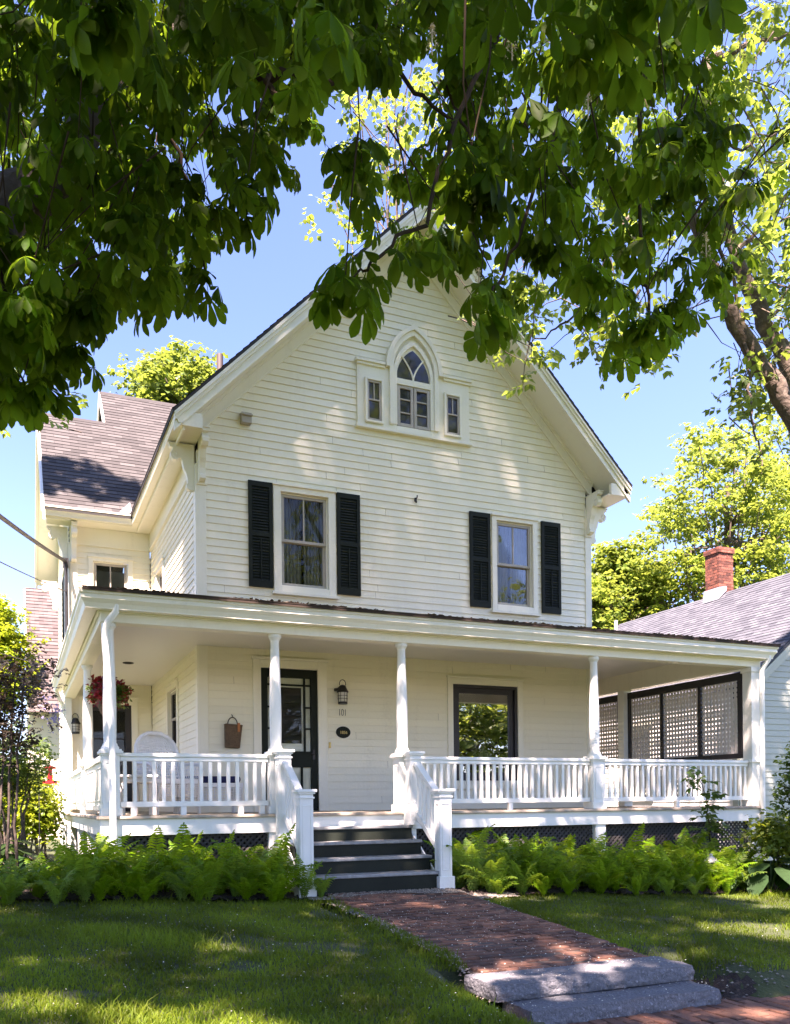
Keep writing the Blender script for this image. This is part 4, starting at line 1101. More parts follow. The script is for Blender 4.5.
# the crown continues above and behind the frame, shaped by the shade wanted on garden and gable
up_ = np.concatenate([blob_points(260, (-3.5,-9.2,9.2), (5.2,4.0,4.6)), blob_points(120, (2.6,-8.0,11.2), (5.0,3.0,3.6)), blob_points(80, (-6.2,-5.0,8.0), (3.2,4.0,4.0))])
SUN = np.array((-.304,-.434,.848))
def shade_for(n, x0, x1, z0, z1, t0, t1, y=0., keep=None):
    """unseen leaf whorls added between the sun and a patch to cast shade on it"""
    x = rng.uniform(x0, x1, n); z = rng.uniform(z0, z1, n)
    ok = np.ones(n, bool) if keep is None else keep(x, z)
    P = np.stack([x, np.full(n, y), z], 1) + SUN*rng.uniform(t0, t1, n)[:,None]
    return P[ok]
tt = up_[:,1:2]/SUN[1]; Q = up_ - SUN*tt
up_ = up_[~((Q[:,0] > -1.0) & (Q[:,0] < 7.6) & (Q[:,2] > 2.2) & (Q[:,2] < 10))]
up_ = np.concatenate([up_,
    shade_for(0, -.6, 7.3, 2.4, 9.6, 13.0, 20., 0., lambda x, z: (np.abs(x-3.4) < 10.6-z) & ~((x > 5.6) & (z > 3.0) & (z < 4.6) & (rng.random(len(x)) < .3))),
    shade_for(60, 11.8, 14.5, 2.0, 4.4, 8., 12., .5, lambda x, z: z < 2.6+.8*(x-12.))])
tt = up_[:,1:2]*0 + (up_[:,0:1]-9.9)/SUN[0]; Q = up_ - SUN*tt          # keep the sun on the wall behind the lattice
blk = (tt[:,0] > 0) & (Q[:,1] > -1.0) & (Q[:,1] < 9) & (Q[:,2] > -.6) & (Q[:,2] < 3.2)
up_ = up_[~blk]
u, v, f = seen(up_)
vis = (f > .3) & (u > -40) & (u < 830) & (v > -40) & (v < 1024)
near = np.linalg.norm(up_-CAM, axis=1) < 3.0
hitroof = (up_[:,1] > -1.3)
up_ = up_[~near & ~hitroof & (~vis | (under(u, v, 30) & (rng.random(len(u)) < .5)))]
NG = 2100; gpx = rng.uniform(-4.8,5.8,NG); gpy = rng.uniform(-10.4,-3.2,NG)
shg = np.stack([gpx, gpy, np.full(NG,-1.)],1) + SUN*rng.uniform(9.,18.,NG)[:,None]  # unseen leaves added toward the sun to shade the lawn
shg = shg[~((np.sin(gpx*1.9+gpy)+np.sin(gpy*2.3-gpx*.7) > 1.25))]
u, v, f = seen(shg); shg = shg[~((f > .3)&(u > -40)&(u < 830)&(v > -40)) & (np.linalg.norm(shg-CAM,axis=1) > 3)]
up_ = np.concatenate([up_, shg, shade_for(150, 10.0, 12.8, -1.2, 3.4, 8.5, 12, 0.), shade_for(130, -2.6, .3, 5.2, 8.0, 7.0, 9.5, 4.8, lambda x, z: z < 7.5+1.1*(-.9-x))])  # added whorls shade the neighbour's front and shape the ell roof's shadow
sg_x, sg_z = np.meshgrid(np.arange(-.8,7.5,.085), np.arange(2.2,9.7,.108)); sg_x = sg_x.ravel()+rng.uniform(-.07,.07,sg_x.size); sg_z = sg_z.ravel()+rng.uniform(-.08,.08,sg_z.size)
ok_ = (np.abs(sg_x-3.4) < 10.6-sg_z); sg_x, sg_z = sg_x[ok_], sg_z[ok_]
keep_ = rng.random(len(sg_x)) > 0; sg_x, sg_z = sg_x[keep_], sg_z[keep_]
ex = sg_x < 9; sg_x = np.concatenate([sg_x, sg_x[ex]+.04]); sg_z = np.concatenate([sg_z, sg_z[ex]+.05])
high = np.stack([sg_x, np.zeros(len(sg_x)), sg_z],1) + SUN*rng.uniform(17.,26.,len(sg_x))[:,None]      # loose unseen leaves added sunward to even the gable's shade
leafA = [chestnut_leaf(OBO, s) for s in range(5)]; leafB = [chestnut_leaf(OBO2, s+9) for s in range(3)]
fv, ff = merge([whorl(tips, 6, leafA, .155), whorl(up_, 6, leafB, .23), whorl(high, 1, leafB, .150, droop=(-10,40))])
np_mesh('crown', fv, ff, M['chest'], ches, smooth=True)
tr = MB()
def limb(mb, pts, r0, r1, n=10, wob=.04, seg=6):
    pts = [np.array(p, float) for p in pts]; P_ = []; 
    for a, b in zip(pts[:-1], pts[1:]):
        for i in range(seg): P_.append(a + (b-a)*i/seg + rng.normal(0, wob, 3)*(1 if (i or len(P_)) else 0))
    P_.append(pts[-1]); m = len(P_)
    mb.tube(P_, [(r0+(r1-r0)*i/(m-1)) for i in range(m)], n)
limb(tr, [(-5.6,-9.6,-1.2),(-5.5,-9.5,1.0),(-5.2,-9.2,3.2),(-4.6,-8.8,6.0),(-3.8,-8.2,9.5)], .46, .16, 14)
A0 = np.array((-5.25,-9.2,2.9))
limb(tr, [A0, spot(-60,262,4.9), spot(15,212,5.1), spot(70,150,5.4), spot(150,60,6.0), spot(260,-120,6.8)], .20, .06, 10, .03)
limb(tr, [(-4.6,-8.8,6.0),(-1.5,-7.6,8.0),(1.5,-6.4,10.5),(4.2,-5.8,12.2)], .2, .06)
limb(tr, [(-4.6,-8.8,6.0),(-2.0,-9.0,6.6),(.6,-8.4,7.0),(3.2,-7.2,7.2)], .16, .05)
tr.build('trunk', M['bark'], ches, smooth=True)
br = MB(); limb(br, [spot(200,-60,5.4), spot(245,20,5.2), spot(262,72,5.0), spot(300,72,4.9), spot(333,84,4.8)], .035, .012, 8, .012); br.build('bough', M['twig'], ches, smooth=True)
br = MB(); limb(br, [spot(262,72,5.0), spot(275,92,4.9), spot(283,105,4.85)], .022, .008, 6, .01); br.build('bough', M['twig'], ches, smooth=True)
br = MB(); limb(br, [spot(560,-80,5.8), spot(500,20,5.2), spot(455,120,4.8), spot(425,220,4.5), spot(372,262,4.3), spot(350,280,4.2)], .019, .005, 8, .012); br.build('bough', M['twig'], ches, smooth=True)
br = MB(); limb(br, [spot(680,-60,6.4), spot(640,120,5.8), spot(640,270,5.5), spot(655,330,5.4)], .017, .008, 7, .015); br.build('bough', M['twig'], ches, smooth=True)
br = MB(); limb(br, [spot(600,-60,6.2), spot(560,120,5.6), spot(520,230,5.0), spot(490,300,4.7)], .016, .007, 7, .015); br.build('bough', M['twig'], ches, smooth=True)
br = MB(); limb(br, [spot(120,-90,5.2), spot(145,80,5.4), spot(190,190,5.6), spot(205,270,5.6)], .018, .008, 7, .015); br.build('bough', M['twig'], ches, smooth=True)
br = MB(); limb(br, [spot(-40,200,5.2), spot(10,300,5.3), spot(40,360,5.3)], .03, .008, 7, .015); br.build('bough', M['twig'], ches, smooth=True)
br = MB(); limb(br, [spot(330,40,5.6), spot(400,70,5.4), spot(470,150,5.2), spot(440,80,5.3)], .018, .006, 6, .02); br.build('bough', M['twig'], ches, smooth=True)
br = MB()
allt = np.concatenate([tips, up_[::3]])
for p in allt[::2]:
    q = p + np.array((rng.normal(0,.25), rng.normal(0,.25)-.15, rng.uniform(.35,.8)))
    br.tube([p, (p+q)/2+rng.normal(0,.03,3), q], [.0025,.004,.006], 5, cap=False)
br.build('twigs', M['twig'], ches, smooth=True)['kind'] = 'stuff'
for u, v, d in ((432,40,4.6),(512,46,4.8),(740,48,5.6),(588,105,5.0),(696,155,5.4),(706,245,5.6),(479,282,4.9),(634,250,5.4)):
    c = spot(u, v, d); b = MB()
    for i in range(70):
        t = rng.random(); a = rng.uniform(0,6.28); r_ = .035*(1-t*.8)
        p = c + np.array((math.cos(a)*r_, math.sin(a)*r_, t*.14-.06)); e = rng.normal(0,.006,(3,3))
        b.add([p+e[0], p+e[1], p+e[2]], [(0,1,2)])
    b.tube([c-(0,0,.08), c+(0,0,.08)], .004, 5); b.build('blossom', M['blossom'], ches)
# ------------------------------------------------------------------ other trees
SIMPLE = merge([strip_leaf(1., .36, [(0,.1),(.5,1.),(1.,.08)], droop=.2, fold=.25)])
def sprig(n, seed, L=.5):
    r_ = random.Random(seed); parts = []
    for i in range(n):
        t = (i+1)/n
        for s in (-1, 1):
            parts.append(strip_leaf(L*r_.uniform(.8,1.1), .36*L, [(0,.1),(.5,1.),(1.,.06)], droop=.25, fold=.25, ang=R(s*r_.uniform(35,75)), org=(t-.3, s*.02, -.12*t*t), pitch=R(r_.uniform(-10,25))))
    parts.append(strip_leaf(L, .36*L, [(0,.1),(.5,1.),(1.,.06)], droop=.3, fold=.25, org=(.7,0,-.12)))
    return merge(parts)
SPR = [sprig(3, s) for s in range(4)]
CLUMP = [sprig(2, s+20, .62) for s in range(4)]
def maple_clump(seed):
    r_ = random.Random(seed); parts = []
    for i in range(7):
        a = r_.uniform(0,360); d = r_.uniform(.1,.55)
        parts.append(strip_leaf(r_.uniform(.30,.45), .20, [(0,.2),(.45,1.),(.75,.5),(1.,.05)], droop=.25, fold=.2, ang=R(a), org=(d*math.cos(R(a))-.05, d*math.sin(R(a)), r_.uniform(-.12,.12)), pitch=R(r_.uniform(-5,35))))
    return merge(parts)
MAP = [maple_clump(s) for s in range(5)]

# tall tree at the right whose two bare limbs lean into the picture
ash = thing('leaning_tree', (6.35, -6.75, -1.2), 'tall tree at the right edge with two bare limbs leaning left and small leaves', 'tree')
tr = MB()
b0 = np.array((6.35,-6.75,-1.4))
limb(tr, [b0, (6.30,-6.72,.2), (6.1,-6.6,1.8), spot(862,500,9.1)], .26, .13, 14, .02)
limb(tr, [spot(862,500,9.1), spot(800,425,9.0), spot(760,365,8.95), spot(724,300,8.9), spot(700,235,8.8), spot(660,120,8.6)], .125, .04, 12, .015)
limb(tr, [spot(850,470,9.2), spot(793,372,9.4), spot(765,322,9.5), spot(738,262,9.6), spot(720,190,9.6), spot(705,60,9.7)], .11, .045, 12, .015)
tr.build('trunk', M['rbark'], ash, smooth=True)
br = MB()
for pts, r in (([(727,262,9.4),(770,215,9.3),(800,190,9.2)],.03),([(715,235,9.0),(745,330,8.9),(748,400,8.8),(757,438,8.75),(762,466,8.7)],.02),([(738,262,9.6),(765,235,9.7),(800,210,9.8)],.025),([(640,200,8.8),(600,270,8.6),(570,320,8.5),(530,345,8.5)],.02),
               ([(640,290,8.7),(625,330,8.6),(610,365,8.6)],.015),([(705,60,9.7),(760,40,9.7),(820,30,9.8)],.04),([(765,322,9.5),(790,300,9.4),(830,290,9.4)],.02),([(690,120,8.7),(740,150,8.6),(800,120,8.6)],.02)):
    br = MB(); limb(br, [spot(*p) for p in pts], r, .006, 7, .02); br.build('bough', M['rbark'], ash, smooth=True)
lt = []
def scatter(poly, n, d0, d1, r=.0):
    """leaf clusters filling a piece of crown"""
    us = [p[0] for p in poly]; vs = [p[1] for p in poly]
    k = 0
    while k < n:
        u = rng.uniform(min(us), max(us)); v = rng.uniform(min(vs), max(vs)); ins = False
        for i in range(len(poly)):
            (x1,y1),(x2,y2) = poly[i], poly[i-1]
            if (y1 > v) != (y2 > v) and u < (x2-x1)*(v-y1)/(y2-y1)+x1: ins = not ins
        if not ins: continue
        lt.append(spot(u, v, rng.uniform(d0, d1))); k += 1
scatter([(690,-80),(900,-80),(900,330),(790,330),(770,300),(740,250),(700,200)], 210, 8, 11.5)
scatter([(735,255),(800,270),(830,350),(790,345),(755,305)], 22, 8.5, 10)
scatter([(738,345),(765,360),(800,420),(790,440),(750,425),(735,400)], 20, 8.5, 10)
scatter([(480,280),(560,280),(555,350),(530,365),(490,345)], 26, 8.5, 10)
scatter([(590,300),(650,300),(648,350),(620,372),(598,368)], 20, 8, 9.5)
scatter([(330,80),(450,60),(480,140),(420,180),(360,190)], 12, 9, 12)
scatter([(500,-60),(700,-60),(690,260),(600,260)], 120, 9, 12)
scatter([(-60,40),(60,40),(90,400),(-60,420)], 40, 9, 12)
lt = np.array(lt)
lt = np.repeat(lt, 4, 0) + rng.normal(0,.16,(len(lt)*4,3))
out = blob_points(420, (6.0,-5.6,10.2), (4.0,2.6,3.2)); tt = out[:,1:2]/SUN[1]; Q = out-SUN*tt; out = out[~((Q[:,0] > -1) & (Q[:,0] < 7.6) & (Q[:,2] > 2.2) & (Q[:,2] < 10))]; tt = (out[:,0:1]-9.9)/SUN[0]; Q = out-SUN*tt; out = out[~((Q[:,1] > -1.0) & (Q[:,1] < 9) & (Q[:,2] > -.6) & (Q[:,2] < 3.2))]; u,v,f = seen(out); out = out[((u > 800)|(v < -20)|(u<-20)) & (out[:,1] < -2)]
lt2 = np.concatenate([lt, np.repeat(out,3,0)+rng.normal(0,.2,(len(out)*3,3))])
def rnd_dirs(n, dn=.3):
    a = rng.uniform(0,6.28,n); return np.stack([np.cos(a), np.sin(a), -dn+rng.normal(0,.35,n)],1), np.stack([rng.normal(0,.3,n), rng.normal(0,.3,n), np.ones(n)],1)
def cloud(P_, T, size, dn=.3):
    k = len(T); o_ = []
    for i, (t, tf) in enumerate(T):
        p = P_[i::k]
        if len(p) == 0: continue
        f_, u_ = rnd_dirs(len(p), dn); o_.append(clone(t, tf, p, f_, u_, size*rng.uniform(.7,1.25,len(p))))
    return merge(o_)
fv, ff = cloud(lt2, SPR, .17)
np_mesh('crown', fv, ff, M['ashleaf'], ash, smooth=True)
br = MB()
for p in lt[::4]:
    q = p + np.array((rng.normal(0,.3), rng.normal(0,.3), rng.uniform(.1,.6))); br.tube([p, (p+q)/2+rng.normal(0,.04,3), q], [.003,.005,.008], 4, cap=False)
br.build('twigs', M['rbark'], ash, smooth=True)['kind'] = 'stuff'

def back_tree(name, base, h, crown_c, crown_r, mat, label, n=900, size=.42, T=None, trunk=.22, per=6, spread=.35, gaps=.3, cat='tree', group=None):
    t = thing(name, base, label, cat, group)
    base = np.array(base, float); cc = np.array(crown_c, float)
    m = MB(); limb(m, [base-(0,0,.3), (base+cc)/2, cc], trunk, trunk*.45, 10, .05)
    # boughs, and leaf clumps hung along them in tiers
    boughs = []
    for i in range(26):
        v = rng.normal(size=3); v[2] = abs(v[2])*.9-.25; v /= np.linalg.norm(v)
        e = cc + v*np.array(crown_r)*rng.uniform(.72,1.02); s = base + (cc-base)*rng.uniform(.55,1.0)
        limb(m, [s, (s+e)/2+np.array((0,0,.25)), e], trunk*.32, .015, 6, .06, 4); boughs.append((s,e))
    m.build('trunk', M['rbark'], t, smooth=True)
    P_ = []
    for i in range(n):
        if rng.random() < .55:
            s, e = boughs[rng.integers(len(boughs))]; p = s + (e-s)*rng.uniform(.35,1.05) + rng.normal(0, 1, 3)*np.array(crown_r)*.13
        else:
            v = rng.normal(size=3); v /= np.linalg.norm(v); p = cc + v*np.array(crown_r)*rng.uniform(.45,1.0)
        q = (p-cc)/np.array(crown_r); 
        lump = math.sin(p[0]*1.7+p[2]*1.1)+math.sin(p[1]*1.5-p[2]*1.9)+math.sin(p[0]*.8-p[2]*2.3)
        if lump < -1.2+gaps*1.5 and rng.random() < .7: continue
        if np.dot(q,q) < 1.25: P_.append(p)
    P_ = np.array(P_); P_ = np.repeat(P_, per, 0); P_ += rng.normal(0, spread, P_.shape)*np.array((1,1,.45))
    fv, ff = cloud(P_, T or MAP, size, .15)
    np_mesh('crown', fv, ff, M[mat], t, smooth=True)
    return t
def at_px(u, v, d): return tuple(spot(u, v, d))
def tier_tree(poly, n, d0, d1, base, label, mat='maple', size=.34, per=7):
    """broad airy tree: leaf shelves on spreading boughs, gaps between them"""
    t = thing('maple_tree', base, label, 'tree'); global lt
    keep = lt; lt = []; scatter(poly, n, d0, d1); P_ = np.array(lt); lt = keep
    q = np.sin(P_[:,2]*2.6+.8*np.sin(P_[:,0]*1.1)) + .8*np.sin(P_[:,0]*1.9+P_[:,2]*.7) + .6*np.sin(P_[:,1]*1.4+P_[:,2]*1.7)
    P_ = P_[(q > -.35) | (rng.random(len(P_)) < .12)]
    m = MB(); b = np.array(base); c_ = P_.mean(0)
    limb(m, [b, (b+c_)/2, c_, c_+(0,0,2.5)], .26, .08, 10, .08)
    for p in P_[::9]:
        s0_ = b + (c_-b)*rng.uniform(.5,1.1); limb(m, [s0_, (s0_+p)/2+np.array((0,0,-.2)), p], .05, .012, 5, .08, 4)
    m.build('trunk', M['rbark'], t, smooth=True)
    P_ = np.repeat(P_, per, 0); P_ = P_ + rng.normal(0, .32, P_.shape)*np.array((1,1,.38))
    fv, ff = cloud(P_, MAP, size, .1); np_mesh('crown', fv, ff, M[mat], t, smooth=True)
c = spot(720,700,31); tier_tree([(592,640),(600,590),(615,575),(640,545),(650,505),(662,475),(682,455),(690,428),(705,440),(720,420),(740,432),(760,440),(790,470),(840,500),(840,640)], 900, 28, 34, (c[0],c[1],-1.3), 'large bright yellow-green maple behind the brick chimney and the shingled roof')
c = spot(800,700,38); tier_tree([(735,430),(745,405),(770,385),(790,392),(830,350),(900,400),(900,640),(740,560)], 420, 36, 41, (c[0],c[1],-1.3), 'taller yellow-green maple at the right edge, reaching up behind the hanging bare branch')
c = spot(612,600,31); back_tree('maple_tree', (c[0],c[1],-1.3), 5, c, (1.9,1.6,2.0), 'maple', 'small dense yellow-green tree seen between the white house and the neighbouring roof', 420, .42, per=6, spread=.28)
c = spot(182,402,26); back_tree('roadside_tree', (c[0],c[1],-1.3), 9, c, (1.35,1.4,1.5), 'backleaf', 'green treetop rising behind the left roof beside the brown vent pipe', 420, .34, per=6, spread=.3)
c = spot(395,160,24); back_tree('roadside_tree', (c[0],c[1],-1.3), 16, c, (2.6,2.2,4.2), 'maple', 'tall airy tree behind the house with pale leaves showing above the gable peak', 95, .32, trunk=.07, per=5, spread=.35, gaps=.6)
c = spot(-8,655,24); back_tree('roadside_tree', (c[0],c[1],-1.0), 5, c, (.75,.9,1.6), 'yellowgreen', 'yellow-green tree at the left edge beside the pink shingled house', 620, .25, per=6, spread=.26)
c = spot(-45,640,28); back_tree('roadside_tree', (c[0],c[1],-1.0), 6, c, (1.5,1.6,1.9), 'backleaf', 'darker green tree cut by the left edge of the picture', 500, .40, per=6, spread=.3)
# trees across the street, mirrored in the windows
for x, y, h, lab in ((11,-33,14,'tall round tree across the street behind the camera, seen only in the upper windows'),(21,-30,9,'broad green tree across the street straight opposite the picture window, seen only in its glass'),(29,-37,14,'tall green tree farthest right across the street, seen only in the window glass')):
    back_tree('street_tree', (x,y,-1.5), h, (x,y,h*.55), (5.5,4,h*.5), 'maple', lab, 420, .55, per=8, spread=.55, gaps=.75)

# ------------------------------------------------------------------ neighbouring houses
nb = thing('neighbour_house', (13.8, 4, -1.3), 'pale green clapboard house with a violet-grey shingle roof and brick chimney on the right', 'house')
NX0, NXR, NY0, NY1, NZR, NS = 10.2, 13.9, 0.0, 8.0, 5.28, .80
nz_ = lambda x: NZR - NS*abs(x-NXR)
nf = FR(NY0)
mb = MB(); 
hn = [(12.2,13.2,.6,2.2)]
clap(mb, (0,NY0,0), (1,0,0), (0,0,1), (0,-1,0), -1.2, 5.1, lambda z: max(NX0+.12, NXR-(NZR-.18-z)/NS), lambda z: min(2*NXR-NX0, NXR+(NZR-.18-z)/NS), hn, cuts=(NZR-.18-NS*(NXR-NX0-.12),), pitch=.115); mb.build('wall', M['npaint_shade'], nb)
mb = MB(); clap(mb, (NX0,0,0), (0,1,0), (0,0,1), (-1,0,0), -1.2, 2.25, lambda z: NY0+.12, lambda z: NY1, [(2.5,3.4,.3,1.6)], pitch=.115); mb.build('wall', M['npaint_sun'], nb)
mb = MB(); mb.box(NX0+.1, 2*NXR-NX0, NY1-.1, NY1, -1.3, 2.0); mb.box(2*NXR-NX0-.1, 2*NXR-NX0, .1, NY1-.1, -1.3, 2.0); mb.prism([(NX0,2),(NXR,NZR-.1),(2*NXR-NX0,2)], (0,NY1,0),(1,0,0),(0,0,1),(0,1,0),-.1,0); mb.build('wall', M['npaint_shade'], nb)
mb = MB(); nf.box(mb, NX0, NX0+.13, -1.2, 2.05, -.1, .028); LE(NX0).box(mb, 0.0, .13, -1.2, 2.0, -.1, .028); mb.build('corner_board', M['npaint_shade'], nb)
k = 1/math.hypot(1,NS); xe = NX0-.09
mb = MB()
clap(mb, (xe,0,nz_(xe)), (0,1,0), (k,0,NS*k), (-NS*k,0,k), 0, (NXR-xe)/k, lambda v: NY0-.28, lambda v: NY1+.2, pitch=.125, proud=.012)
clap(mb, (2*NXR-xe,0,nz_(xe)), (0,1,0), (-k,0,NS*k), (NS*k,0,k), 0, (NXR-xe)/k, lambda v: NY0-.28, lambda v: NY1+.2, pitch=.125, proud=.012)
nr = mb.build('roof', M['nroof'], nb)
mb = MB()
for s in (-1,1):
    xq = NXR+s*(NXR-xe); mb.prism([(xq, nz_(xe)-.012),(NXR,NZR-.012),(NXR,NZR-.08),(xq,nz_(xe)-.08)], (0,0,0),(1,0,0),(0,0,1),(0,1,0), NY0-.27, NY1+.19)
mb.build('roof_deck', M['nroof'], nr)
mb = MB()
for s in (-1,1):
    xq = NXR+s*(NXR-xe-.01); mb.prism([(xq, nz_(xe)-.085),(NXR,NZR-.085),(NXR,NZR-.30),(xq,nz_(xe)-.30)], (0,0,0),(1,0,0),(0,0,1),(0,1,0), NY0-.26, NY0-.22); mb.prism([(xq, nz_(xe)-.085),(NXR,NZR-.085),(NXR,NZR-.17),(xq,nz_(xe)-.17)], (0,0,0),(1,0,0),(0,0,1),(0,1,0), NY0-.285, NY0-.2605)
mb.build('rake_board', M['npaint_shade'], nb)
gw2 = double_hung(nb, LE(NX0), 2.4, 3.5, .2, 1.7, curt=False)
double_hung(nb, nf, 12.1, 13.3, .5, 2.3, curt=False)
# chimney: each brick is a little block
mb = MB(); cx_, cyy = NXR, 4.25; w = .235; z = NZR-.35; row = 0
while z < NZR+1.12:
    e = .03 if z > NZR+.92 else 0
    for s in range(4):
        L_ = 2*(w+e); nbk = 3; off = .5*L_/nbk if row % 2 else 0
        a = -L_/2
        edges = [-L_/2] + [q for q in (-L_/2+off+i*L_/nbk for i in range(nbk+1)) if -L_/2+.03 < q < L_/2-.03] + [L_/2]
        for q0, q1 in zip(edges[:-1], edges[1:]):
            j = rnd.uniform(-.004,.004); W_ = w+e
            if s == 0: mb.box(cx_+q0+.004, cx_+q1-.004, cyy-W_+j, cyy-W_+.08, z, z+.062)
            if s == 1: mb.box(cx_+q0+.004, cx_+q1-.004, cyy+W_-.08, cyy+W_+j, z, z+.062)
            if s == 2: mb.box(cx_-W_+j, cx_-W_+.08, cyy+max(q0,-W_+.085)+.004, cyy+min(q1,W_-.085)-.004, z, z+.062)
            if s == 3: mb.box(cx_+W_-.08, cx_+W_+j, cyy+max(q0,-W_+.085)+.004, cyy+min(q1,W_-.085)-.004, z, z+.062)
    z += .070; row += 1
ch = mb.build('chimney', M['brick'], nr)
M['mortarw'] = surf('lime_mortar', (.42,.37,.31), (.33,.28,.23), .9, 20.)
mb = MB(); mb.box(cx_-w+.012, cx_+w-.012, cyy-w+.012, cyy+w-.012, NZR-.4, NZR+1.10); mb.build('mortar', M['mortarw'], ch)
mb = MB(); mb.prism([(cx_-.30,nz_(cx_-.30)+.03),(cx_-.02,NZR+.04),(cx_-.02,NZR+.14),(cx_-.26,NZR+.10)], (0,0,0),(1,0,0),(0,0,1),(0,1,0), cyy-w-.03, cyy+w+.03); mb.build('flashing', M['metal'], ch)
mb = MB(); mb.tube([(NXR-.6,7.6,NZR-.6),(NXR-.6,7.6,NZR-.05)], .05, 10); mb.build('vent_pipe', M['metal'], nr, smooth=True)

ln = thing('pink_roofed_house', (-2.9, 17.5, -1.1), 'house with a pinkish shingle roof glimpsed at the left behind the purple-leaved tree', 'house')
p0, p1 = spot(28,700,24), spot(28,588,27.5)
mb = MB(); yA, zA, yB, zB = p0[1], p0[2], p1[1], p1[2]; LX = p0[0]
d_ = math.hypot(yB-yA, zB-zA); w_ = np.array((0,(yB-yA)/d_,(zB-zA)/d_)); n_ = np.array((0,-w_[2],w_[1]))
clap(mb, (LX,yA,zA), (1,0,0), w_, n_, -.5, d_, lambda v: 0, lambda v: 6.5, pitch=.17, proud=.02)
lr = mb.build('roof', M['lroof'], ln)
mb = MB(); LE(LX).box(mb, yA+.3, yB+3, -1.2, zA-.3, -.2, 0); mb.prism([(yA+.1,zA-.35),(yB,zB-.12),(2*yB-yA,zA-.35)], (LX+.05,0,0),(0,1,0),(0,0,1),(1,0,0),0,.1); mb.prism([(yA-.2,zA-.25),(yB,zB-.03),(yB,zB-.25),(yA-.2,zA-.5)], (LX-.04,0,0),(0,1,0),(0,0,1),(1,0,0),0,.06); mb.build('rake_board', M['trim'], ln)
mb = MB(); clap(mb, (LX,yA+.3,0), (1,0,0), (0,0,1), (0,-1,0), -1.1, zA-.1, lambda z: .1, lambda z: 6.4, pitch=.12); mb.build('wall', M['paint'], ln)
mb = MB(); mb.box(LX-.02, LX+.14, yA+.27, yA+.32, -1.1, zA-.1); mb.build('corner_board', M['trim'], ln)

# ------------------------------------------------------------------ ferns
def frond(L, seed):
    r_ = random.Random(seed); parts = []; n_ = 24
    pts = []
    arch = r_.uniform(.45,1.05); tw = r_.uniform(-.12,.12)
    for i in range(n_+1):
        t = i/n_
        a = R(78) - arch*1.5*t**1.6
        if i == 0: pts.append(np.array((0,0,0.))); continue
        pts.append(pts[-1] + np.array((math.cos(a), tw*t, math.sin(a)))*L/n_)
    for i in range(2, n_+1):
        t = i/n_; p = pts[i]; d = pts[i]-pts[i-1]; d /= np.linalg.norm(d)
        ln_ = L*.185*math.sin(math.pi*min(1,(t*.90+.10)))**.75*(1.0 if t > .25 else .55) + .01
        side = np.array((0,1,0.)); up = np.cross(d, side)
        for s in (-1,1):
            dirv = side*s*.92 + d*.45 + up*r_.uniform(-.25,.35); dirv /= np.linalg.norm(dirv)
            wv = d*.5*(L/n_)*1.0
            q = p + dirv*ln_*.55 - np.array((0,0,.012)); e = p + dirv*ln_ - np.array((0,0,.05*ln_/.1))
            parts.append((np.array([p-wv*.5, p+wv*.5, q+wv*.85, q-wv*.85, e]), [(0,1,2,3),(3,2,4)]))
    V_, F_ = [], []; b = 0
    for v, f in parts:
        V_.append(v); F_ += [tuple(b+i for i in q) for q in f]; b += len(v)
    V_ = np.concatenate(V_)
    # stem
    st = MB(); st.tube(pts[::4], list(np.linspace(.006,.002,len(pts[::4]))), 4, cap=False)
    F_ += [tuple(b+i for i in q) for q in st.f]; V_ = np.concatenate([V_, np.array(st.v)])
    return V_, F_
def fern_mesh(seed, L, nf):
    r_ = random.Random(seed); V_, F_ = [], []; b = 0
    for k in range(nf):
        v, f = frond(L*r_.uniform(.7,1.1), seed*31+k); a = 2*math.pi*k/nf + r_.uniform(-.3,.3); tl = r_.uniform(-.25,.35)
        c, s = math.cos(tl), math.sin(tl); v = np.stack([v[:,0]*c+v[:,2]*s, v[:,1], -v[:,0]*s+v[:,2]*c],1)
        c, s = math.cos(a), math.sin(a); v = np.stack([v[:,0]*c-v[:,1]*s+.03*c, v[:,0]*s+v[:,1]*c+.03*s, v[:,2]],1)
        V_.append(v); F_ += [tuple(b+i for i in q) for q in f]; b += len(v)
    me = bpy.data.meshes.new('fern'); me.from_pydata(np.concatenate(V_).tolist(), [], F_); me.materials.append(M['fern']); me.polygons.foreach_set('use_smooth',[True]*len(me.polygons)); return me
FM = [fern_mesh(s, l, n) for s, l, n in ((3,.72,9),(5,.66,10),(8,.76,8),(13,.60,11),(31,.70,7),(37,.78,9),(41,.55,8),(43,.68,10))] + [fern_mesh(21,.72,6)]
def fern(x, y, s, label, group, me=None, hz=1.):
    o = bpy.data.objects.new('fern', me or rnd.choice(FM)); link(o)
    o.location = (x, y, float(gz(x,y))+.02); o.rotation_euler = (rnd.uniform(-.08,.08), rnd.uniform(-.08,.08), rnd.uniform(0,6.28)); o.scale = (s,s,s*hz)
    return tag(o, label, 'fern', group)
GL, GRr = 'ferns in the bed left of the steps', 'ferns in the bed right of the steps'
for row, (yy, x0, x1, st, s) in enumerate(((-3.02,-1.9,.1,.38,1.0),(-3.35,-2.3,.28,.34,1.0),(-3.68,-4.5,.18,.33,.95),(-3.92,-4.3,.05,.36,.80),(-4.02,-4.2,.0,.42,.52))):
    x = x0
    while x < x1:
        sc = s*rnd.uniform(.78,1.15)*(1 if x > -1.9 else .86)
        fern(x+rnd.uniform(-.1,.1), yy+rnd.uniform(-.1,.1), sc, 'green ostrich fern in the mass of ferns left of the porch steps', GL); x += st
fern(.34,-3.78,.66,'small yellow-green fern leaning out against the left newel post at the foot of the steps', None); fern(.50,-3.86,.45,'lowest little fern sprawling onto the path beside the left end of the steps', None)
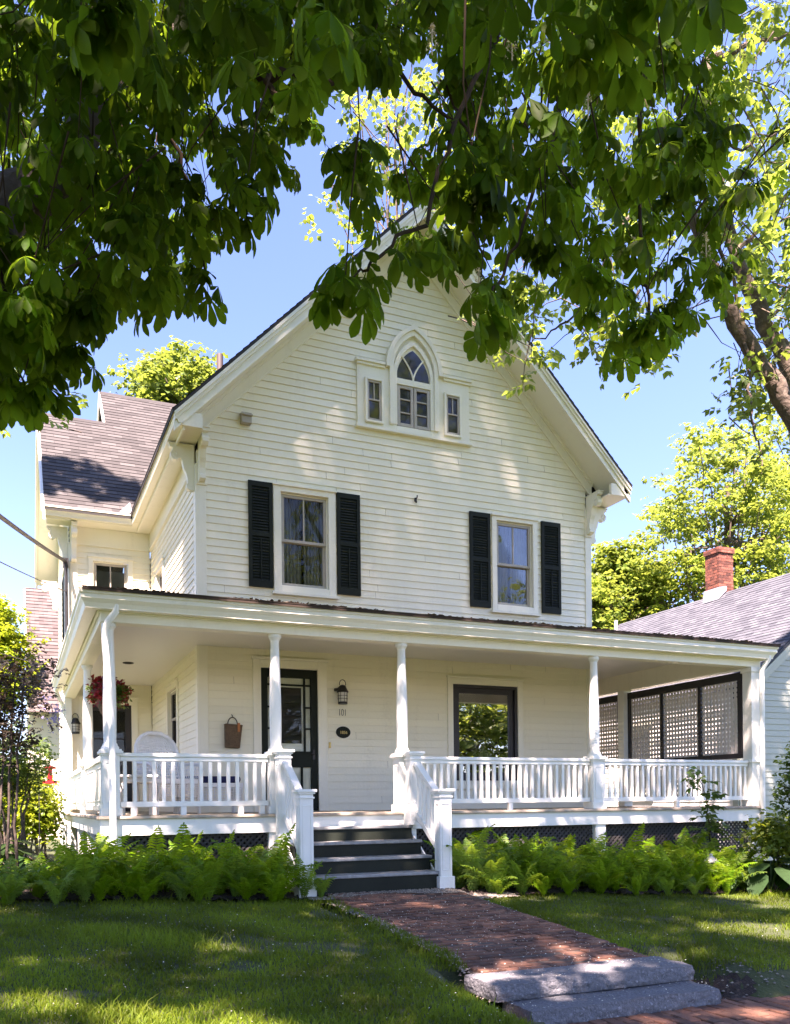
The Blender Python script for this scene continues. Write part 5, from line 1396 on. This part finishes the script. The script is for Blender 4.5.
for row, (yy, x0, x1, st, s) in enumerate(((-3.0,2.5,7.3,.38,1.12),(-3.35,2.40,7.1,.34,1.10),(-3.72,2.45,6.6,.33,1.04),(-3.97,2.50,6.4,.34,.82),(-4.1,2.6,6.2,.45,.50))):
    x = x0
    while x < x1:
        fern(x+rnd.uniform(-.1,.1), yy+rnd.uniform(-.1,.1), s*rnd.uniform(.78,1.15)*(1 if x < 5.8 else 1.04), 'green ostrich fern in the mass of ferns right of the porch steps', GRr); x += st
fern(3.05,-3.10,1.45,'tall arching fern standing above the bed just right of the steps', None, FM[8], 1.0); fern(4.45,-3.05,1.5,'tall arching fern reaching the porch floor in front of the middle right column', None, FM[8], 1.0)

# ------------------------------------------------------------------ hostas, shrubs
HL = [(0,.12),(.2,.75),(.45,1.),(.75,.72),(1.,.04)]
def hosta(x, y, s, label, n=14, mat='hosta'):
    parts = []
    for i in range(n):
        a = i*2.4+rnd.uniform(-.3,.3); r = .25+.75*(i/n)
        parts.append(strip_leaf(.34*rnd.uniform(.8,1.15), .125, HL, droop=.35, fold=.16, ang=a, org=(math.cos(a)*.22*r, math.sin(a)*.22*r, .46-.24*r), pitch=R(-18+52*r)))
        c_, s_ = math.cos(a), math.sin(a); w_ = .008
        parts.append((np.array([(0-s_*w_,c_*w_,0),(s_*w_,-c_*w_,0),(c_*.22*r+s_*w_,s_*.22*r-c_*w_,.46-.24*r),(c_*.22*r-s_*w_,s_*.22*r+c_*w_,.46-.24*r)]), np.array([(0,1,2,3)])))
    v, f = merge(parts); z0 = float(gz(x,y))
    o = np_mesh('hosta', v*s, f, M[mat], smooth=True); o.location = (x,y,z0); return tag(o, label, 'hosta')
hosta(6.75,-3.95,1.15,'broad-leaved hosta at the right end of the fern bed, the largest clump there')
hosta(7.35,-3.65,1.0,'broad-leaved hosta tucked under the yellow-green bush at the right edge')
hosta(6.15,-3.75,.8,'smaller dark hosta between the right ferns and the largest hosta clump')
for x,y,s,l in ((-3.1,-2.6,1.25,'large dark hosta at the left edge behind the ferns'),(-2.6,-1.6,1.2,'dark hosta beside the left porch downspout'),(-3.6,-1.4,1.3,'dark hosta under the purple-leaved tree, farthest from the steps')): hosta(x,y,s,l,16)
def shrub(name, x, y, z, r, mat, label, n=160, size=.16, T=None, stems=7, cat='shrub', per=4, z0=None):
    zb = float(gz(x,y)) if z0 is None else z0
    t = thing(name, (x,y,zb), label, cat)
    c = np.array((x,y,z)); P_ = blob_points(n, c, r)
    P_ = np.repeat(P_, per, 0)+rng.normal(0,.09,(n*per,3))
    fv, ff = cloud(P_, T or SPR, size, .0); np_mesh('foliage', fv, ff, M[mat], t, smooth=True)
    m = MB()
    for i in range(stems):
        a = 2*math.pi*i/stems; e = c + np.array((math.cos(a)*r[0]*.6, math.sin(a)*r[1]*.6, r[2]*rng.uniform(-.2,.6)))
        limb(m, [(x+.12*math.cos(a), y+.12*math.sin(a), zb-.05), ((x+e[0])/2, (y+e[1])/2, (zb+e[2])/2+.1), e], .022, .006, 6, .015, 4)
    m.build('stems', M['rbark'], t, smooth=True); return t
c = spot(778,838,11.9); shrub('leafy_bush', c[0]+.1, c[1], -.42, (.48,.35,.24), 'yellowgreen', 'low bright yellow-green bush at the right edge above the hostas', 130, .15, MAP)
c = spot(792,780,11.2); shrub('dark_shrub', c[0]+.28, c[1], .27, (.33,.33,.50), 'shrub', 'dark green upright shrub at the right edge against the neighbour\'s clapboards', 120, .12)
# compound-leaved sapling in the right bed
t = thing('sapling', (6.3,-3.35,float(gz(6.3,-3.35))), 'thin compound-leaved sapling rising out of the right ferns to the porch railing', 'sapling')
z0 = float(gz(6.3,-3.35)); m = MB(); limb(m, [(6.3,-3.35,z0),(6.32,-3.33,-.5),(6.25,-3.35,.1),(6.1,-3.38,.42)], .012,.004,6,.01); m.build('stem', M['twig'], t, smooth=True)
P_ = np.array([(5.98,-3.34,-.25),(6.08,-3.32,-.15),(5.88,-3.34,0.0),(6.12,-3.36,-.35),(5.9,-3.36,.18),(5.8,-3.38,.34),(5.72,-3.38,.44),(6.05,-3.3,.05)]); P_ = np.repeat(P_+np.array((.3,0,0)),4,0)+rng.normal(0,.06,(32,3))
fv, ff = cloud(P_, SPR, .20, .1); np_mesh('foliage', fv, ff, M['shrub'], t)
# left side: purple-leaved small tree, lilac, sunny shrubs
c = spot(14,700,9.6)
pt = thing('purple_leaved_tree', (c[0],c[1],-.8), 'small multi-stemmed tree with dark purple leaves at the left edge', 'tree')
P_ = blob_points(130, spot(2,705,9.6), (.40,.4,.62)); u,v,f = seen(P_); P_ = np.concatenate([P_, [spot(*q) for q in ((52,690,9.4),(58,678,9.4),(48,665,9.4),(55,700,9.4),(40,650,9.4),(62,672,9.4),(44,705,9.4),(50,720,9.4))]])
P_ = np.repeat(P_,5,0)+rng.normal(0,.08,(len(P_)*5,3)); fv, ff = cloud(P_, SPR, .085, .2); np_mesh('foliage', fv, ff, M['purple'], pt, smooth=True)
m = MB()
for i in range(6): limb(m, [(c[0]-.42+.085*i, c[1]+.05*(i%3), -.95), (c[0]-.40+.08*i, c[1], -.1), tuple(spot(-25+10*i, 690-10*(i%3), 9.6))], .022, .008, 7, .012)
m.build('stems', M['bark'], pt, smooth=True)
c = spot(12,735,10.6); shrub('lilac', c[0], c[1], .62, (.48,.45,.50), 'shrub', 'dark green lilac with a few pale violet flowers beside the left porch gutter', 190, .10, stems=8)
lil = [o for o in bpy.data.objects if o.name.startswith('lilac')][0]
m = MB()
for q in range(5):
    c0 = spot(rng.uniform(40,62), rng.uniform(700,722), 10.2)
    for i in range(40):
        p = c0 + rng.normal(0,1,3)*np.array((.035,.035,.07)); e = rng.normal(0,.013,(3,3)); m.add([p+e[0],p+e[1],p+e[2]],[(0,1,2)])
m.build('flowers', M['bluedot'], lil)['kind'] = 'stuff'
for (u,v,d,r,mt,l) in ((10,805,15,(.62,.6,.42),'yellowgreen','sunlit yellow-green bush behind the hostas at the left edge'),(38,812,14,(.28,.4,.42),'yellowgreen','small sunlit bush next to the left side of the house'),(-20,790,14,(.8,.6,.6),'yellowgreen','yellow-green bush cut by the left edge of the picture'),(30,790,17,(.42,.5,.4),'maple','pale sunlit shrub in front of the pink-roofed house')):
    c = spot(u,v,d); shrub('garden_bush', c[0], c[1], c[2], r, mt, l, 130, .15, MAP, z0=c[2]-r[2]-.3)

# ------------------------------------------------------------------ things on and around the porch
# wicker armchair
def wsheet(mb, fn, n, m_, t=.012):
    base = len(mb.v)
    for i in range(n+1):
        for j in range(m_+1): mb.v.append(tuple(fn(i/n, j/m_)))
    for i in range(n):
        for j in range(m_): a = base+i*(m_+1)+j; mb.f.append((a,a+m_+1,a+m_+2,a+1)); mb.mi.append(0)
def bars(mb, fn, n, m_, r=.006):
    for i in range(n+1): mb.tube([fn(i/n, t) for t in np.linspace(0,1,9)], r, 5, cap=False)
    for j in range(m_+1): mb.tube([fn(t, j/m_) for t in np.linspace(0,1,13)], r, 5, cap=False)
wc = thing('wicker_armchair', (-.68,-1.35,0), 'white wicker armchair with a tall rounded back on the left of the porch', 'chair')
ca, sa = math.cos(.35), math.sin(.35)
W = lambda x, y, z: np.array((-.68 + x*ca - y*sa, -1.35 + x*sa + y*ca, z))
def backf(s, t):       # s across, t up : rounded hooped back
    a = (s-.5)*2; w = .31*(1-.10*t)*math.sqrt(max(0,1-(max(0,t-.55)/.47)**2.4)) if t > .55 else .31*(1-.10*t)
    return W(a*w, .24+.16*t + .10*(-a*a), .40+.64*t)
m = MB(); bars(m, backf, 18, 17, .0135); 
rim = [backf(0,t) for t in np.linspace(0,1,14)] + [backf(1,t) for t in np.linspace(1,0,14)]
m.tube(rim, .026, 8); m.build('backrest', M['wicker'], wc, smooth=True)
m = MB(); m.prism([(-.30,-.30),(.30,-.30),(.29,.25),(-.29,.25)], W(0,0,.38), (ca,sa,0), (-sa,ca,0), (0,0,1), 0, .06); 
def apron(s, t): return W(-.31+.62*s, -.31, .22+.16*t)
bars(m, apron, 16, 6, .006); m.build('seat', M['wicker'], wc, bevel=.01)
for s in (-1,1):
    m = MB(); m.tube([W(s*.31,.24,.62), W(s*.34,.05,.64), W(s*.34,-.22,.62), W(s*.32,-.32,.55), W(s*.30,-.30,.40)], .024, 8); bars(m, lambda a, b, s=s: W(s*(.31+.02*b), -.28+.5*a, .40+.22*b), 12, 4, .006); m.build('armrest', M['wicker'], wc, smooth=True)
    for y in (-.27,.24):
        m = MB(); m.tube([W(s*.27,y,.40), W(s*.29,y*1.08,.001)], .022, 8); m.build('leg', M['wicker'], wc, smooth=True)
# low wicker bench with navy cushion
wb = thing('wicker_footstool', (-.05,-.85,0), 'low white wicker bench under a navy cushion in front of the wicker armchair', 'bench')
m = MB(); m.box(-.48,.36,-1.10,-.60,.34,.40)
bars(m, lambda a,b: np.array((-.46+.80*a,-1.09,.10+.26*b)), 22, 7, .006); bars(m, lambda a,b: np.array((-.46,-1.09+.48*a,.10+.26*b)), 12, 7, .006); bars(m, lambda a,b: np.array((.34,-1.09+.48*a,.10+.26*b)), 12, 7, .006); m.build('seat', M['wicker'], wb, bevel=.01)
for x in (-.45,.33):
    for y in (-1.07,-.63): m = MB(); m.tube([(x,y,.36),(x*1.02,y,.001)], .024, 8); m.build('leg', M['wicker'], wb, smooth=True)
m = MB(); m.box(-.46,.34,-1.08,-.62,.402,.49); cu = m.build('cushion', M['navy'], None, bevel=.035); tag(cu, 'dark navy blue seat cushion lying on the low wicker bench', 'cushion')
# small side table
st = thing('side_table', (-1.12,-1.95,0), 'small white slatted table behind the railing at the left corner post', 'table')
m = MB(); m.box(-1.33,-.90,-2.15,-1.75,.44,.47); m.box(-1.30,-.93,-2.12,-1.78,.38,.44); m.build('tabletop', M['wicker'], st, bevel=.008)
for x in (-1.29,-.94):
    for y in (-2.11,-1.79): m = MB(); m.box(x-.02,x+.02,y-.02,y+.02,.001,.38); m.build('leg', M['wicker'], st)
m = MB(); m.beam((-1.29,-2.11,.10),(-.94,-1.79,.10),.02,.02); m.beam((-1.29,-1.79,.125),(-.94,-2.11,.125),.02,.02); m.build('stretcher', M['wicker'], st)

# hanging basket of red flowers
hb = thing('hanging_flower_basket', (-1.33,-.85,1.35), 'hanging basket of red geraniums at the left end of the porch', 'flower basket')
B = np.array((-1.33,-.85,1.40))
m = MB(); m.lathe([(.05,-.14),(.09,-.10),(.135,.04),(.15,.10),(.13,.10),(.11,.02)], B, 18); m.build('pot', M['basket'], hb, smooth=True)
m = MB()
for a in (0,2.1,4.2): m.tube([B+(.14*math.cos(a),.14*math.sin(a),.1), B+(0,0,.62)], .004, 5)
S_ = [B+np.array((.035*math.cos(t)*(1 if t < 3.2 else -1)*1.0,0,.66+.045*math.sin(t) + (0 if t < 3.2 else 0))) for t in np.linspace(-1.5,3.0,14)]
m.tube(S_, .010, 6); m.tube([B+(0,0,.70), B+(0,.0,.72), B+(-.05,0,.93), B+(-.08,0,1.0)], .008, 6); m.build('hanger', M['cast'], hb, smooth=True)
P_ = blob_points(120, B+(0,0,.16), (.21,.21,.13)); fv, ff = cloud(np.repeat(P_,2,0)+rng.normal(0,.04,(240,3)), MAP, .11, .1); np_mesh('foliage', fv, ff, M['shrub'], hb)
m = MB()
for q in range(46):
    v = rng.normal(size=3); v /= np.linalg.norm(v); c0 = B + np.array((0,0,.17)) + v*np.array((.215,.215,.14))
    for i in range(26):
        p = c0 + rng.normal(0,.040,3); e = rng.normal(0,.024,(4,3)); m.add([p+e[0],p+e[1],p+e[2]],[(0,1,2)])
m.build('flowers', M['redflower'], hb)['kind'] = 'stuff'

# wall lanterns
def lantern(x, y, z, label):
    L_ = thing('wall_lantern', (x,y,z), label, 'lantern')
    c0 = np.array((x,y-.13,z))
    m = MB(); m.lathe([(.055,-.155),(.072,-.155),(.072,-.125),(.06,-.12)], c0, 16); m.lathe([(.085,.02),(.092,.03),(.075,.06),(.055,.10),(.05,.12),(.025,.135),(.0,.14)], c0, 16)
    m.tube([c0+(.05*math.cos(t),0,.15+.065*math.sin(t)) for t in np.linspace(-.3,3.44,12)], .006, 6)
    m.lathe([(.07,-.02),(.075,0),(.07,.02)], (x-.03,y-.04,z+.07), 14); m.tube([(x-.03,y-.01,z+.07),c0+(-.02,.02,.09)], .035, 10); m.build('hood', M['cast'], L_, smooth=True)
    m = MB(); m.lathe([(.055,-.12),(.064,-.05),(.066,.02)], c0, 16); m.build('glass', M['lampglass'], L_, smooth=True)
    m = MB()
    for a in np.arange(0,6.28,.785): m.tube([c0+(.07*math.cos(a),.07*math.sin(a),-.13), c0+(.074*math.cos(a),.074*math.sin(a),.025)], .004, 5)
    for zz in (-.075,-.03): m.tube([c0+(.075*math.cos(a),.075*math.sin(a),zz) for a in np.linspace(0,6.3,20)], .004, 5)
    m.build('cage', M['cast'], L_)
lantern(2.145,0,1.775,'black caged ship lantern on the wall between the front door and the right column')
lantern(-1.40,4.57,1.60,'black lantern on the back wall at the far left end of the porch')
# house number, oval plaque, bell, hanging basket bag
def text(name, s, size, loc, mat, parent=None, ext=.004, bold=0):
    cu_ = bpy.data.curves.new(name, 'FONT'); cu_.body = s; cu_.size = size; cu_.extrude = ext; cu_.align_x = 'CENTER'; cu_.align_y = 'CENTER'; cu_.offset = bold
    o = bpy.data.objects.new(name+'_tmp', cu_); col.objects.link(o); bpy.context.view_layer.update()
    me = bpy.data.meshes.new_from_object(o.evaluated_get(bpy.context.evaluated_depsgraph_get()))
    bpy.data.objects.remove(o); q = bpy.data.objects.new(name, me); me.materials.clear(); me.materials.append(mat)
    link(q, parent); q.rotation_euler = (R(90),0,0); q.location = np.array(loc) - (ORG[parent.name] if parent else 0); q.scale = (1,1,1); return q
q = text('house_number', '101', .155, (2.18,-.019,1.50), M['cast'], None, .003, -.004); q.scale = (.62,1,1); tag(q, 'dark number 101 on the clapboards under the black lantern', 'house number')
pl = thing('date_plaque', (2.185,-.016,1.2), 'black oval plaque with a white rim and gold numerals under the house number', 'plaque')
m = MB(); E_ = [(.128*math.cos(t), .100*math.sin(t)) for t in np.linspace(0,6.283,41)[:-1]]; m.prism(E_, (2.185,0,1.2),(1,0,0),(0,0,1),(0,-1,0),.012,.024); m.build('rim', M['trim'], pl)
m = MB(); E_ = [(.118*math.cos(t), .090*math.sin(t)) for t in np.linspace(0,6.283,41)[:-1]]; m.prism(E_, (2.185,0,1.2),(1,0,0),(0,0,1),(0,-1,0),.0245,.030); m.build('plate', M['shutter'], pl)
text('numerals', '1856', .062, (2.19,-.034,1.195), M['gold'], pl, .002, .001)
m = MB(); front.box(m, 1.955,1.985,.955,1.045,.012,.022); m.lathe([(.009,-.004),(.009,.004)], (1.97,-.026,1.01), 10); tag(m.build('doorbell', M['brass'], None), 'small brass doorbell plate on the clapboards right of the front door', 'doorbell')
bg = thing('wall_basket', (.47,-.02,.93), 'brown woven basket hanging by its ring handle left of the front door', 'basket')
m = MB(); c_, s_ = math.cos(-.06), math.sin(-.06)
m.prism([(-.105,-.17),(.105,-.17),(.125,.16),(-.125,.16)], (.468,0,1.10), (c_,0,s_), (-s_,0,c_), (0,-1,0), .016, .115); m.prism([(-.13,.145),(.13,.145),(.13,.175),(-.13,.175)], (.468,0,1.10), (c_,0,s_), (-s_,0,c_), (0,-1,0), .012, .122); m.build('body', M['basket'], bg, bevel=.02)
m = MB(); m.tube([(.468+.07*math.cos(t),-.06,1.275+.10*math.sin(t)) for t in np.linspace(0,3.14,13)], .008, 6); m.tube([(.468,-.005,1.42),(.468,-.06,1.40),(.468,-.065,1.375)], .006, 6); m.build('handle', M['cast'], bg, smooth=True)
m = MB(); m.prism([(0,0),(.035,0),(.035,.13),(.0,.13)], (.525,0,1.16), (1,0,0), (0,0,1), (0,-1,0), .123, .135); M['orange'] = surf('orange_tag', (.50,.17,.04), (.42,.13,.03), .6, 9.); m.build('tag', M['orange'], bg)

# red hummingbird feeder at the left, little pale ornament in the right ferns
c = spot(50,775,13.5)
hf = thing('bird_feeder', (c[0],c[1],-1.0), 'red hanging bird feeder on a thin hooked pole at the left beside the house', 'bird feeder')
m = MB(); m.lathe([(.03,-.14),(.11,-.13),(.11,-.10),(.035,-.09),(.035,.09),(.09,.10),(.09,.125),(.02,.15)], c, 14); m.build('feeder', M['redplastic'], hf, smooth=True)
m = MB(); m.tube([(c[0]-.16,c[1],-1.0),(c[0]-.16,c[1],c[2]+.25),(c[0]-.12,c[1],c[2]+.38),(c[0]-.03,c[1],c[2]+.37),(c[0],c[1],c[2]+.25),(c[0],c[1],c[2]+.14)], .008, 6); m.build('pole', M['cast'], hf, smooth=True)
c = spot(711,862,11.45); zb = float(gz(c[0],c[1]))
go = thing('garden_lantern', (c[0],c[1],zb), 'small pale pagoda-shaped garden lantern half hidden among the right ferns', 'garden lantern')
M['stone'] = surf('pale_stone', (.62,.58,.50), (.5,.46,.40), .8, 20., .4, 50.)
m = MB(); m.lathe([(.05,0),(.05,c[2]-zb-.12),(.085,c[2]-zb-.11),(.085,c[2]-zb-.09)], (c[0],c[1],zb), 6); m.build('base', M['stone'], go)
m = MB(); 
for a in (0.5,2.07,3.64,5.21): m.box(c[0]+.05*math.cos(a)-.014, c[0]+.05*math.cos(a)+.014, c[1]+.05*math.sin(a)-.014, c[1]+.05*math.sin(a)+.014, c[2]-.092, c[2]+.0)
m.lathe([(.10,0),(.10,.015),(.05,.06),(.02,.08),(.025,.10),(.0,.115)], c, 6); m.build('roof', M['stone'], go)

# service cables from the street to the house corner
def cable(p, q, r, sag, name, label, fit=False):
    p, q = np.array(p), np.array(q); m = MB(); m.tube([p+(q-p)*t-np.array((0,0,sag*4*t*(1-t))) for t in np.linspace(0,1,24)], r, 8)
    o = thing(name, tuple(q), label, 'cable'); m.build('wire', M['cable'], o, smooth=True)
    return o
E0 = np.array((EX-.02,4.50,4.60))
o = cable(spot(-260,300,5.0), E0+(-.06,-.06,0), .030, .10, 'service_cable', 'thick black service cable dropping from the upper left to the house corner')
m = MB(); m.tube([E0+(-.06,-.06,.05),E0+(-.05,-.05,-.3),E0+(-.05,-.05,-2.2)], .03, 8); m.box(E0[0]-.10,E0[0]-.01,E0[1]-.08,E0[1]+.04,E0[2]-.10,E0[2]+.06); m.build('conduit', M['cable'], o, smooth=True)
cable(spot(-260,418,6.0), E0+(-.05,-.04,-.55), .009, .08, 'phone_wire', 'thin upper wire running to the left corner of the house below the thick cable')
cable(spot(-260,560,7.0), E0+(-.05,-.04,-2.0), .007, .08, 'phone_wire', 'thinnest lower wire crossing the pink roof towards the left gutter')

# ------------------------------------------------------------------ daylight
SUN_EL, SUN_AZ = R(58), R(35)             # high sun over the viewer's left shoulder
w = bpy.data.worlds.new('World'); scene.world = w; w.use_nodes = True
nt = w.node_tree; nt.nodes.clear()
sky = nt.nodes.new('ShaderNodeTexSky'); sky.sky_type = 'NISHITA'; sky.sun_disc = False; sky.sun_elevation = SUN_EL; sky.sun_rotation = R(180)-SUN_AZ
sky.air_density = 1.0; sky.dust_density = .2; sky.ozone_density = 8
bgn = nt.nodes.new('ShaderNodeBackground'); bgn.inputs[1].default_value = .066
wo = nt.nodes.new('ShaderNodeOutputWorld'); nt.links.new(sky.outputs[0], bgn.inputs[0]); nt.links.new(bgn.outputs[0], wo.inputs[0])
sl = bpy.data.lights.new('sun', 'SUN'); sl.energy = 5.0; sl.angle = R(.8); sl.color = (1,.93,.82)
so = bpy.data.objects.new('sun', sl); link(so); so.location = (0,0,30)
from mathutils import Vector
S = Vector((-math.cos(SUN_EL)*math.sin(SUN_AZ), -math.cos(SUN_EL)*math.cos(SUN_AZ), math.sin(SUN_EL)))
so.rotation_euler = S.to_track_quat('Z','Y').to_euler()
vs_ = scene.view_settings; vs_.view_transform = 'Standard'; vs_.look = 'None'; vs_.gamma = 1; vs_.use_curve_mapping = False; vs_.exposure = 2.8
vs_.use_white_balance = True; vs_.white_balance_temperature = 7000; vs_.white_balance_tint = 38
scene.cycles.max_bounces = 10; scene.cycles.diffuse_bounces = 4; scene.cycles.transparent_max_bounces = 12; scene.cycles.caustics_reflective = False; scene.cycles.caustics_refractive = False
scene.cycles.use_denoising = True
